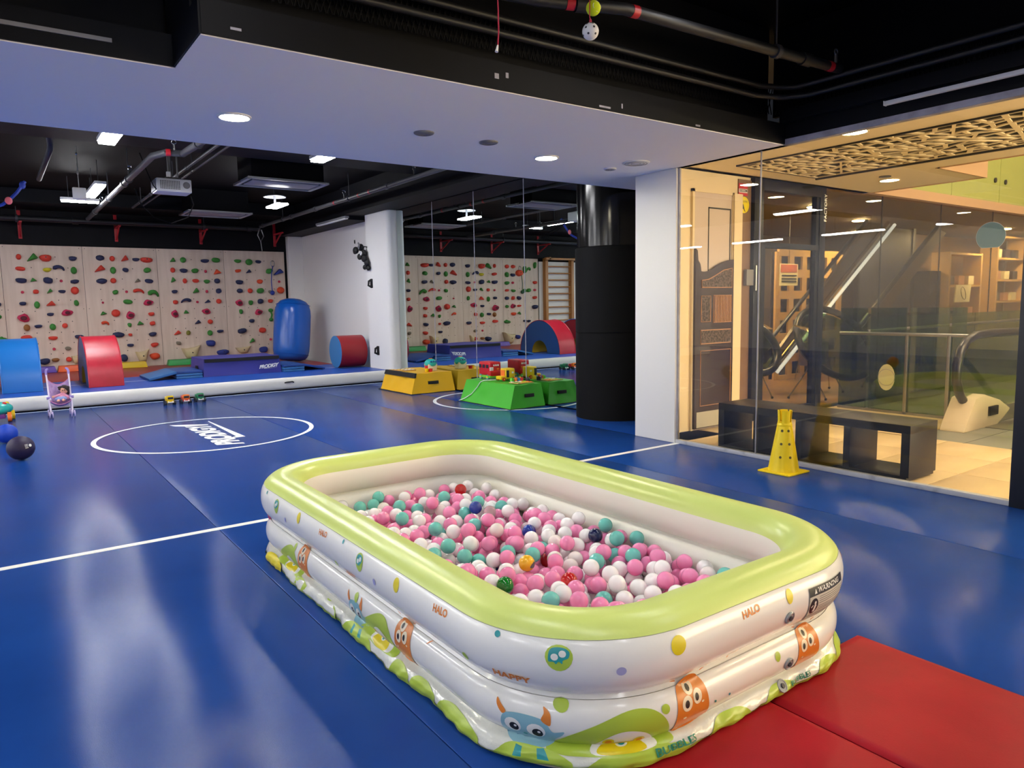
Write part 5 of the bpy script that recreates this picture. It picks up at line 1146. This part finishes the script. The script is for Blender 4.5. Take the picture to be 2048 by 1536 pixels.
for c in cells_:
    n = len(c); cx_, cy_ = sum(p[0] for p in c)/n, sum(p[1] for p in c)/n; k = rp.uniform(.66, .80); b = len(V)
    V += [(x, y, ZC-.012) for x, y in c]+[(cx_+(x-cx_)*k, cy_+(y-cy_)*k, ZC-.012) for x, y in c]+[(cx_+(x-cx_)*k, cy_+(y-cy_)*k, ZC-.001) for x, y in c]
    F += [(b+i, b+(i+1) % n, b+n+(i+1) % n, b+n+i) for i in range(n)]+[(b+n+i, b+n+(i+1) % n, b+2*n+(i+1) % n, b+2*n+i) for i in range(n)]
M('lattice', (V, F), P('lattice_cream', (232, 212, 174), .6), pp)
M('backing', box(6.26, 7.65, -.6, 4.73, ZC-.002, ZC-.0005), P('lattice_back', (30, 26, 22), .7), pp)
M('frame_trim', join(box(6.24, 6.26, -.6, 4.75, ZC-.014, ZC), box(7.65, 7.68, -.6, 4.75, ZC-.03, ZC), box(6.24, 7.68, 4.73, 4.75, ZC-.014, ZC)), dark_grey, pp)
for x, y, lb in ((5.85, 3.3, 'lamp disc in the mall ceiling near the glass'), (5.85, 1.2, 'lamp disc in the mall ceiling near the entrance'), (7.95, 2.6, 'lamp disc in the mall ceiling by the void'), (7.95, 1.0, 'lamp disc in the mall ceiling beside the pierced panel'), (8.6, 4.4, 'lamp disc in the mall ceiling over the balustrade'), (5.9, -1.5, 'lamp disc in the mall ceiling far behind the entrance')):
    t = T('mall_downlight', (x, y, ZC), lb, 'downlight', 'mall downlights'); M('diffuser', cyl((x, y, ZC-.004), (x, y, ZC), .10, n=20), EM('lamp_mall_disc', (255, 234, 200), 360) if 'lamp_mall_disc' not in MATS else MATS['lamp_mall_disc'], t); M('trim_ring', ring((x, y, ZC-.003), .105, .008, n=24, m=6), beige, t)
for x, y0, y1, lb in ((7.95, .2, 2.0, 'added warm fill tube, out of view under the mall ceiling by the void'), (5.85, -1.2, .6, 'added warm fill tube, out of view under the mall ceiling near the entrance')):  # added tubes out of view that brighten the mall ceiling
    t = T('added_fill_tube', (x, y0, 2.5), lb, 'lamp', 'added warm fill tubes'); M('tube', cyl((x, y0, 2.5), (x, y1, 2.5), .035, n=12), EM('fill_tube_glow', (255, 234, 200), 150) if 'fill_tube_glow' not in MATS else MATS['fill_tube_glow'], t, smooth=60); M('hanger_wire', join(cyl((x, y0+.1, 2.5), (x, y0+.1, ZC), .004, n=5), cyl((x, y1-.1, 2.5), (x, y1-.1, ZC), .004, n=5)), steel, t)
t = T('ceiling_disc', (8.3, 4.35, ZC), 'small flat disc on the mall ceiling', 'detector'); M('plate', cyl((8.3, 4.3, ZC-.006), (8.3, 4.3, ZC), .06, n=18), grey_plastic, t); M('edge', ring((8.3, 4.3, ZC-.004), .06, .004, n=18, m=5), dark_grey, t)
# corridor wall with carved door
S('wall_mall', box(5.48, 7.03, YC, YC+.12, 0, ZC), beige, 'beige mall wall around the carved door')
S('wall_mall_end', box(20.9, 21, -5, 10, 0, 6), beige, 'beige wall at the far end of the mall')
S('wall_mall_far', box(9, 21, -5.1, -5, 0, 6), beige, 'beige wall on the far side of the escalator void')
lw2 = T('added_light_panel', (9, -4.95, 0), 'added row of glowing fill panels, out of view along the mall corridor', 'fill light')  # added glowing panels out of view, brightening the corridor walls and ceiling
for k in range(5): M('glow_panel', box(5.6+k*1.7, 7.2+k*1.7, -4.97, -4.95, .25, 2.55), EM('fill_panel_glow', (255, 234, 202), 22) if k == 0 else MATS['fill_panel_glow'], lw2)
M('glow_panel_frame', join(*[box(5.5+k*1.7, 5.6+k*1.7, -4.98, -4.93, 0, 2.65) for k in range(6)]), frame_d, lw2)
S('ceiling_void', box(8, 21, -5, 10, 6, 6.1), beige_c, 'pale ceiling above the escalator void', cat='ceiling')
for x, y in ((10.5, 3.0), (13, 1.5), (13, 4.2), (16, 3), (10.5, 0)):
    t = T('void_lamp', (x, y, 5.9), '%s square ceiling lamp high above the escalator void' % ORD[int(x+y) % 13], 'lamp', 'lamps above the void'); M('diffuser', box(x-.35, x+.35, y-.35, y+.35, 5.93, 5.97), lamp_mall, t); M('lamp_frame', ring((x, y, 5.96), .5, .03, n=4, m=6), beige, t)
door = T('door_2', (6.37, YC, 0), 'pale door behind a dark carved swing gate in the mall', 'door', kind='structure')
M('door_surround', join(box(6.03, 6.06, YC-.03, YC, 0, 2.56), box(6.68, 6.71, YC-.03, YC, 0, 2.56), box(6.03, 6.71, YC-.03, YC, 2.53, 2.56)), beige, door)
M('door_leaf', box(6.06, 6.68, YC-.018, YC, 0, 2.53), P('door_leaf', (196, 180, 174), .5), door)
M('leaf_moulding', join(box(6.29, 6.30, YC-.024, YC-.018, .3, 2.38), box(6.65, 6.66, YC-.024, YC-.018, .3, 2.38), box(6.29, 6.66, YC-.024, YC-.018, 2.37, 2.385)), dark_grey, door)
gp = [(6.05, .02), (6.68, .02), (6.68, 1.84), (6.58, 1.825), (6.48, 1.80), (6.38, 1.76), (6.28, 1.71), (6.2, 1.70), (6.14, 1.705), (6.125, 1.78), (6.09, 1.82), (6.08, 1.92), (6.05, 1.945)]
M('gate_leaf', prism(gp, YC-.06, YC-.03, 'y'), brown_d, door, bev=.002)
carve = P('carving', (96, 80, 72), .6, var=((40, 28, 26), 45, .45, .55), bump=(50, .6))
def outline(pts, name):
    M(name, tube([(x, YC-.063, z) for x, z in pts], .006, 5, True), tan_l, door)
for nm, pts in (('arched_carving', [(6.145, 1.535), (6.645, 1.535), (6.645, 1.745), (6.5, 1.72), (6.36, 1.66), (6.25, 1.62), (6.145, 1.61)]), ('square_carving', [(6.14, 1.17), (6.29, 1.17), (6.29, 1.445), (6.14, 1.445)]), ('strip_carving', [(6.135, .935), (6.635, .935), (6.635, 1.08), (6.135, 1.08)])):
    M(nm, prism(pts, YC-.064, YC-.06, 'y'), carve, door); outline(pts, 'carving_border')
outline([(6.34, 1.16), (6.64, 1.16), (6.64, 1.45), (6.34, 1.45)], 'slat_border'); outline([(6.135, .265), (6.64, .265), (6.64, .86), (6.135, .86)], 'lower_border')
for k in range(11): M('slat', box(6.36+k*.0255, 6.372+k*.0255, YC-.066, YC-.06, 1.165, 1.445), tan_l, door)
M('kick_panel', box(6.08, 6.62, YC-.064, YC-.06, .03, .2), P('kick_pale', (170, 166, 158), .5), door)
S('trim_8', box(6.69, 6.83, YC-.05, YC, 0, 2.55), beige, 'cream post right of the carved door', cat='post')
pn = T('notice_board', (6.93, YC, 0), 'brown wall panel carrying stickers and a card reader', 'panel')
M('panel_board', box(6.80, 7.03, YC-.012, YC, .2, 2.72), P('panel_brown', (120, 92, 72), .5), pn)
st = T('security_sticker', (6.88, YC, 2.6), 'red and white SECOM security sticker beside the shop door', 'sticker')
M('sticker_base', box(6.80, 6.957, YC-.016, YC-.0125, 2.545, 2.675), P('sticker_red', (190, 30, 50), .5), st); M('white_band', box(6.803, 6.954, YC-.018, YC-.016, 2.575, 2.617), white_plastic, st)
M('lettering', xf(text('SECOM', .042, 0, .0008), basis((6.879, YC-.0195, 2.596), (1, 0, 0), (0, 0, 1))), tk, st)
st = T('round_sticker', (6.9, YC, 2.4), 'round yellow atome payment sticker below the red one', 'sticker')
M('sticker_base', disc((6.897, YC-.0125, 2.445), .09, (0, -1, 0), 28, .004), pyl, st); M('lettering', xf(text('atome', .045), basis((6.897, YC-.0175, 2.485), (1, 0, 0), (0, 0, 1))), tk, st)
M('logo_mark', ([(6.845, YC-.0175, 2.375), (6.88, YC-.0175, 2.46), (6.905, YC-.0175, 2.395), (6.925, YC-.0175, 2.365), (6.90, YC-.0175, 2.38), (6.88, YC-.0175, 2.405), (6.865, YC-.0175, 2.375)], [(0, 1, 5, 6), (1, 2, 5), (2, 3, 4, 5)]), tk, st)
t = T('card_reader', (6.97, YC, 1.6), 'grey card reader box beside the shop door', 'card reader'); M('box_body', box(6.91, 7.035, YC-.06, YC-.012, 1.555, 1.735), grey_plastic, t, bev=.008); M('handle_bar', cyl((7.06, YC-.07, 1.5), (7.06, YC-.07, 1.78), .012, n=8), steel, t)
# shop front
sfm = T('wall_shop_glass', (7.7, YC, 0), 'dark framed glass shop front along the mall corridor', 'shop front', kind='structure')
for a, b in ((7.03, 7.2), (8.33, 8.45)): M('jamb', box(a, b, YC-.06, YC+.04, 0, ZC), frame_d, sfm, bev=.004)
M('head_rail', box(7.2, 8.33, YC-.06, YC+.04, 2.62, ZC), frame_d, sfm, bev=.004); M('mid_rail', box(7.2, 8.33, YC-.05, YC+.03, 1.985, 2.045), frame_d, sfm, bev=.003); M('sill_rail', box(7.2, 8.33, YC-.05, YC+.03, 0, .09), frame_d, sfm, bev=.003)
M('transom_glass', box(7.2, 8.33, YC-.006, YC+.006, 2.045, 2.62), glass_shop, sfm); M('door_glass', box(7.2, 8.33, YC-.006, YC+.006, .09, 1.985), glass_shop, sfm)
M('door_stile', box(7.2, 7.26, YC-.045, YC+.02, .09, 1.985), frame_d, sfm); M('door_stile', box(8.27, 8.33, YC-.045, YC+.02, .09, 2.62), frame_d, sfm)
gx = [8.45, 9.9, 11.6, 13.4, 15.4, 20.9]
for a, b in zip(gx, gx[1:]): M('glass_pane', box(a+.004, b-.004, YC-.006, YC+.006, .02, ZC), glass_shop, sfm)
for a in gx[1:-1]: M('pane_joint', box(a-.004, a+.004, YC-.008, YC+.008, .02, ZC), dark_grey, sfm)
M('side_lettering', xf(text('FACTORY', .075), basis((8.44, YC-.062, 2.50), (0, 0, 1), (-1, 0, 0))), white_line, sfm)
M('floor_rail', box(8.45, 20.9, YC-.03, YC+.03, 0, .03), frame_d, sfm)
S('trim_9', box(5.9, 20.9, YC-.10, YC+.1, ZC, 2.88), bulk, 'pinkish beige bulkhead above the shop front', cat='beam')
# upper floor glass wall, seen through the void
ug = T('upper_glass_wall', (13, YC, 2.88), 'pale green glazed balustrade of the floor above', 'glass wall')
gm = P('upper_green', (168, 178, 108), .18)
ux = [8.3, 10.2, 11.9, 13.6, 15.4, 17.2, 20.9]
for a, b in zip(ux, ux[1:]):
    M('green_panel', box(a+.006, b-.006, YC+.0, YC+.05, 2.88, 5.0), gm, ug)
for x, z in ((13.4, 3.25), (13.8, 3.25)): M('fixing_stud', cyl((x, YC-.02, z), (x, YC, z), .04, n=12), dark_grey, ug)
# bench of dark open boxes
bn = T('open_bench', (5.7, 3.45, 0), 'dark low open shelf bench standing behind the glass', 'bench')
bd = P('bench_dark', (26, 25, 30), .4, spec=.3, var=((34, 30, 32), 3, .4, .7))
M('top_board', box(5.50, 5.93, 2.585, 4.34, .375, .44), bd, bn, bev=.003); M('bottom_board', box(5.50, 5.93, 2.60, 4.34, .012, .05), bd, bn, bev=.003)
for y in (2.585, 3.05, 3.48, 3.90, 4.275): M('divider', box(5.50, 5.93, y, y+(.065 if y in (2.585, 4.275) else .055), .04, .38), bd, bn, bev=.003)
for y0, y1 in ((3.53, 3.72), (3.95, 4.12)): M('back_panel', box(5.90, 5.925, y0, y1, .05, .375), bd, bn)
# balustrade
bl_ = T('glass_balustrade', (8.8, 4.1, 0), 'greenish glass balustrade with steel posts beside the escalator', 'balustrade')
for a, b in ((3.58, 3.73), (3.76, 4.19), (4.23, 4.66), (4.70, 5.05)): M('glass_panel', box(8.79, 8.802, a, b, .03, 1.27), glass_green, bl_)
for y in (3.745, 4.21): M('post', box(8.77, 8.83, y-.02, y+.02, 0, .95), steel, bl_, bev=.003)
M('hand_rail', cyl((8.79, 3.55, .955), (8.79, 5.05, .955), .022, n=10), steel, bl_, smooth=60); M('base_rail', box(8.77, 8.83, 3.5, 5.05, 0, .03), steel, bl_)
for a, b in ((8.81, 10.2), (10.22, 11.8), (11.82, 13.5)): M('glass_panel', box(a, b, 4.70, 4.712, .03, 1.15), glass_green, bl_)
M('hand_rail', cyl((8.8, 4.706, .98), (13.5, 4.706, 1.0), .022, n=10), steel, bl_, smooth=60)
t = T('glass_decal', (8.79, 4.41, .3), 'pale round decal on the balustrade glass', 'decal'); M('plate', prism([(4.44+.10*math.cos(a)*1.0, .43+.16*math.sin(a)) for a in [2*PI*i/20 for i in range(20)]], 8.780, 8.7885, 'x'), P('sign_pale', (210, 206, 160), .4), t); M('plate_edge', ring((8.782, 4.44, .43), .10, .004, (1, 0, 0), 20, 5), steel, t)
# escalator newel and descending handrail
es = T('escalator', (9, 3.3, 0), 'escalator landing with curved black handrail and pale newel base', 'escalator')
hr = P('handrail_black', (26, 24, 28), .3)
for y in (3.35, 2.35):
    pts = [(8.78, y, .16), (8.60, y, .17), (8.42, y, .20), (8.27, y, .27), (8.14, y, .38), (8.06, y, .52), (8.05, y, .68), (8.11, y, .82), (8.25, y, .93), (8.46, y, .985), (8.8, y, .99), (9.6, y, .98), (10.2, y, .80), (13.0, y, -.85)]
    V, F = tube(pts, .045, 10); M('handrail', (V, F), hr, es, smooth=60)
    M('rail_glass', prism([(8.30, .30), (8.14, .45), (8.10, .68), (8.25, .89), (8.5, .94), (9.6, .93), (10.2, .75), (10.2, .12), (8.9, .18)], y-.006, y+.006, 'y'), glass_green, es)
    M('newel_base', prism([(8.00, .0), (8.06, .10), (8.25, .33), (8.45, .36), (8.84, .27), (9.13, .15), (9.08, .12), (8.95, .06), (8.80, 0)], y-.12, y+.12, 'y'), P('newel_pale', (206, 190, 168), .4) if 'newel_pale' not in MATS else MATS['newel_pale'], es, bev=.008)
    M('rail_inlet', box(8.22, 8.72, y-.085, y+.085, .10, .22) if False else cbox((8.66, y-.11, .17), (.22, .06, .10)), black_deep, es, bev=.006)
    M('skirt', box(8.9, 10.2, y-.05, y+.05, 0, .17), steel, es)
M('comb_plate', box(8.5, 9.4, 2.47, 3.23, 0, .008), steel, es)
for k in range(6): M('step', box(9.4+k*.4, 9.8+k*.4, 2.47, 3.23, -.02-k*.2-.2, -.012-max(0, k-1)*.2), dark_grey, es)
# ------------------------------------------------------------------ shop interior
shop = S('floor_shop', box(7.03, 20.9, YC+.05, 9.6, -.1, -.001), P('shop_wood', (150, 116, 80), .35), 'brown floor inside the drum shop', cat='floor')
S('wall_shop', box(6.9, 20.9, 9.5, 9.6, 0, ZC), P('shop_wall', (110, 92, 72), .6), 'dim brown rear wall of the drum shop'); S('ceiling_shop', box(6.9, 20.9, YC+.1, 9.6, ZC, ZC+.1), P('shop_ceil', (128, 114, 92), .7), 'dim ceiling inside the drum shop', cat='ceiling'); S('wall_shop_left', box(6.9, 7.03, YC+.12, 9.6, 0, ZC), MATS['shop_wall'], 'dim brown side wall of the drum shop')
lampw = EM('lamp_shop', (255, 224, 176), 900)
for i, (x, y) in enumerate(((8.2, 6.6), (10, 6.2), (10.4, 8.2), (12.5, 6.9), (14.5, 8), (17, 6.3), (18.5, 6.3), (9, 8.6))):
    t = T('shop_spot', (x, y, ZC), 'warm ceiling spot inside the drum shop, %s of eight' % ORD[i], 'downlight', 'warm spots in the drum shop'); M('diffuser', cyl((x, y, ZC-.02), (x, y, ZC-.012), .11, n=14), lampw, t); M('can', cyl((x, y, ZC-.012), (x, y, ZC), .12, n=14), dark_grey, t)
wl_ = P('shop_oak', (206, 166, 104), .5)
# display wall with square openings
fx0, fx1, fz1 = 11.0, 12.92, 2.20; t = T('display_wall', (12, 7.5, 0), 'pale wooden display wall with rows of square openings inside the shop', 'display')
cols, rows_ = 5, 6; cw, rh = (fx1-fx0)/cols, fz1/rows_
for i in range(cols+1): M('upright', box(fx0+i*cw-.07, fx0+i*cw+.07, 7.46, 7.5, 0, fz1), wl_, t)
for j in range(rows_+1): M('crosspiece', box(fx0, fx1, 7.455, 7.5, max(0, j*rh-.07), min(fz1+.05, j*rh+.07)), wl_, t)
M('dark_backboard', box(fx0, fx1, 7.6, 7.62, 0, fz1), P('board_dark', (60, 48, 40), .6), t)  # dark board closing the back of the display wall
rr = random.Random(2)
for i in range(cols):
    for j in range(rows_):
        if rr.random() < .6: M('displayed_part', cbox((fx0+(i+.5)*cw, 7.56, (j+.38)*rh), (.12, .05, .10)), rr.choice((steel, brown_d, dark_grey, tan_l)), t)
t = T('paper_notice', (10, 6.6, 1.6), 'cream notice with a red heading hanging inside the shop door', 'notice')
M('sheet', box(9.76, 10.23, 6.6, 6.61, 1.60, 1.93), cream, t); M('heading', box(9.78, 10.20, 6.594, 6.6, 1.80, 1.92), P('notice_red', (176, 96, 70), .5), t); M('text_lines', join(*[box(9.81, 10.19, 6.594, 6.6, z, z+.025) for z in (1.74, 1.69, 1.65)]), dark_grey, t)
M('hanging_wire', cyl((10, 6.605, 1.93), (10, 6.605, ZC), .004, n=5), steel, t)
# wooden shelving
for nm, (x0, x1, z1, n) in (('left', (15.7, 17.15, 2.28, 4)), ('right', (17.95, 19.4, 2.7, 6))):
    t = T('oak_shelf', ((x0+x1)/2, 7, 0), 'open oak shelving unit at the back right of the shop, %s one' % nm, 'shelf', 'oak shelves in the shop')
    for x in (x0, x1): M('upright', box(x-.035, x+.035, 6.75, 7.1, 0, z1), wl_, t)
    for k in range(n): M('shelf_board', box(x0, x1, 6.75, 7.1, .3+k*(z1-.33)/(n-1)-.02, .3+k*(z1-.33)/(n-1)+.02), wl_, t)
    for k in range(n-1):
        for q in range(3):
            xx = x0+.25+q*.45; zz = .32+k*(z1-.33)/(n-1)
            g_ = M('stored_box', cbox((xx, 6.92, zz+.10), (.26, .2, .18)), (cream, brown_d, steel, tan_l)[(k+q) % 4], t)
t = T('backing_board', (17, 7.6, 0), 'dark panel behind the oak shelves', 'panel'); M('board', box(15.3, 20.5, 7.55, 7.6, 0, 2.7), P('shop_back', (120, 92, 52), .6), t); M('board_edge', box(15.3, 20.5, 7.53, 7.55, 0, .12), brown_d, t)
t = T('leaning_picture', (16.2, 6.6, 1.2), 'pale picture panel leaning on the left oak shelf', 'picture')
M('picture_panel', ([(15.75, 6.66, 1.27), (16.42, 6.66, 1.27), (16.6, 6.71, 1.62), (15.92, 6.71, 1.62), (15.75, 6.68, 1.27), (16.42, 6.68, 1.27), (16.6, 6.73, 1.62), (15.92, 6.73, 1.62)], [(0, 1, 2, 3), (4, 7, 6, 5), (0, 4, 5, 1), (1, 5, 6, 2), (2, 6, 7, 3), (3, 7, 4, 0)]), cream, t); M('drawn_oval', ring((16.18, 6.68, 1.45), .10, .006, (0, 1, -.2), 20, 5, 1.3), dark_grey, t)
t = T('dark_screen', (14, 7.2, 0), 'large blue grey screen panel standing inside the shop', 'screen'); M('screen_face', box(13.1, 15.05, 7.2, 7.24, .42, 2.72), P('screen_grey', (84, 86, 104), .4), t); M('screen_frame', join(box(15.05, 15.15, 7.18, 7.26, 0, 2.74), box(13.05, 13.1, 7.18, 7.26, 0, 2.74)), dk, t)
t = T('amp_cabinet', (15.9, 7.4, 0), 'tall dark speaker cabinet beside the screen panel', 'cabinet'); M('cabinet_body', box(15.2, 15.65, 6.9, 7.3, 0, 1.9), P('cab_dark', (46, 38, 32), .6), t); M('speaker_cone', ring((15.42, 6.89, 1.35), .16, .02, (0, 1, 0), 24, 6), dark_grey, t)
# reflection of an escalator, modelled as solid geometry with a glowing strip
t = T('escalator_reflection', (12, 6.5, 0), 'reflected escalator flank modelled as solid, rising to the right with a bright strip', 'escalator')
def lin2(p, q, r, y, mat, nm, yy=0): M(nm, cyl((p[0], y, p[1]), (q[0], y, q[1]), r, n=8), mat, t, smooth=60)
lin2((9.6, .30), (12.94, 2.65), .028, 6.5, reflected_glow, 'reflected_strip'); lin2((9.45, .32), (12.75, 2.68), .035, 6.52, P('flank_gold', (150, 124, 76), .25, metal=.8), 'flank_edge')
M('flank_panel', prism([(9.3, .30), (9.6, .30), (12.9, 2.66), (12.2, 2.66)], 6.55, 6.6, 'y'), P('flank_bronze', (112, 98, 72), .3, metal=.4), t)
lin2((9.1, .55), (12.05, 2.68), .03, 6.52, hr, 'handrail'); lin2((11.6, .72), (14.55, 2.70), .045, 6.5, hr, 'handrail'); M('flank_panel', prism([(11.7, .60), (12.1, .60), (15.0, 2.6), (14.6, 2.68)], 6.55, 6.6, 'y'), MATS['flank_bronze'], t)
# drums
cym = P('cymbal_gold', (176, 150, 72), .25, metal=.9); drm = P('drum_head', (70, 66, 50), .3); drk = P('drum_rim', (20, 20, 22), .35)
def stand(t, x, y, h):
    M('stand_tube', cyl((x, y, .25), (x, y, h), .012, n=8), chrome, t)
    for k in range(3):
        a = 2*PI*k/3+.4; M('stand_leg', cyl((x, y, .45), (x+.28*math.cos(a), y+.28*math.sin(a), .02), .010, n=6), chrome, t); M('rubber_foot', sphere((x+.28*math.cos(a), y+.28*math.sin(a), .02), .02, 8, 6), drk, t)
for x, y, R, z, lb in ((10.2, 5.95, .62, .74, 'large tilted drum hoop on a chrome stand near the glass joint'), (8.15, 5.95, .42, .78, 'tilted drum hoop just inside the shop door')):
    t = T('drum', (x, y, 0), lb, 'drum', 'drums inside the shop'); nn = Vector((-.25, -.8, .62)).normalized()
    M('hoop', ring((x, y, z), R, .05, nn, 36, 8), drk, t, smooth=60); c0 = Vector((x, y, z)); xx, yy, _ = frame(nn)
    M('shell', cyl(c0-nn*.12, c0-nn*.04, R*.93, n=32, cap=False), glass_green, t, smooth=60)
    M('drum_head', disc(c0-nn*.05, R*.92, nn, 32, .004), glass_green, t)
    for k in range(8):
        a = 2*PI*k/8; p = c0+xx*math.cos(a)*R*.9+yy*math.sin(a)*R*.9; M('tension_rod', cyl(p-nn*.12, p+nn*.03, .012, n=6), chrome, t)
    stand(t, x, y+.1, z)
for i, (x, y, z, R) in enumerate(((9.25, 5.75, .95, .24), (8.9, 6.35, 1.05, .22), (11.2, 5.75, 1.15, .28), (11.8, 6.0, .9, .24), (9.0, 7.6, 1.25, .25), (12.6, 5.8, 1.05, .26))):
    t = T('cymbal', (x, y, 0), 'brass cymbal on a chrome tripod stand in the shop, %s from the door' % ORD[i], 'cymbal', 'cymbals inside the shop')
    n2 = Vector((rr.uniform(-.3, .3), -.35, 1)).normalized(); M('plate', cyl(Vector((x, y, z)), Vector((x, y, z))+n2*.03, R, R*.2, 28), cym, t, smooth=60); stand(t, x, y, z)
for i, (x, y, z, R, h) in enumerate(((9.0, 7.0, .35, .2, .3), (9.5, 7.3, .55, .16, .2), (11.5, 7.1, .3, .22, .4), (8.4, 7.2, .3, .22, .35), (12.3, 6.1, .4, .2, .3), (13.3, 6.0, .3, .2, .35))):
    t = T('drum', (x, y, 0), 'small dark drum on the shop floor, %s of six from the door' % ORD[i], 'drum', 'drums inside the shop'); M('shell', cyl((x, y, z-.05), (x, y, z+h-.05), R, n=24), (dark_grey, brown_d, steel)[i % 3], t, smooth=60); M('hoop', ring((x, y, z+h-.05), R+.01, .012, n=24, m=6), chrome, t, smooth=60)
    for k in range(3): M('leg', cyl((x+R*math.cos(2.1*k), y+R*math.sin(2.1*k), z), (x+R*1.25*math.cos(2.1*k), y+R*1.25*math.sin(2.1*k), 0), .010, n=6), chrome, t)
# frosted round sticker on the gym glass
t = T('glass_sticker', (XG, 2.1, 1.8), 'pale blue round sticker on the gym glass near the door', 'sticker')
c0 = [(2.10+.088*math.cos(a), max(-.075, .092*math.sin(a))+1.79) for a in [2*PI*i/32 for i in range(32)]]
M('sticker_disc', prism(c0, XG+.0075, XG+.009, 'x'), P('sticker_blue', (160, 190, 190), .5), t); M('sticker_rim', tube([(XG+.0085, y, z) for y, z in c0], .0015, 5, True), white_plastic, t)
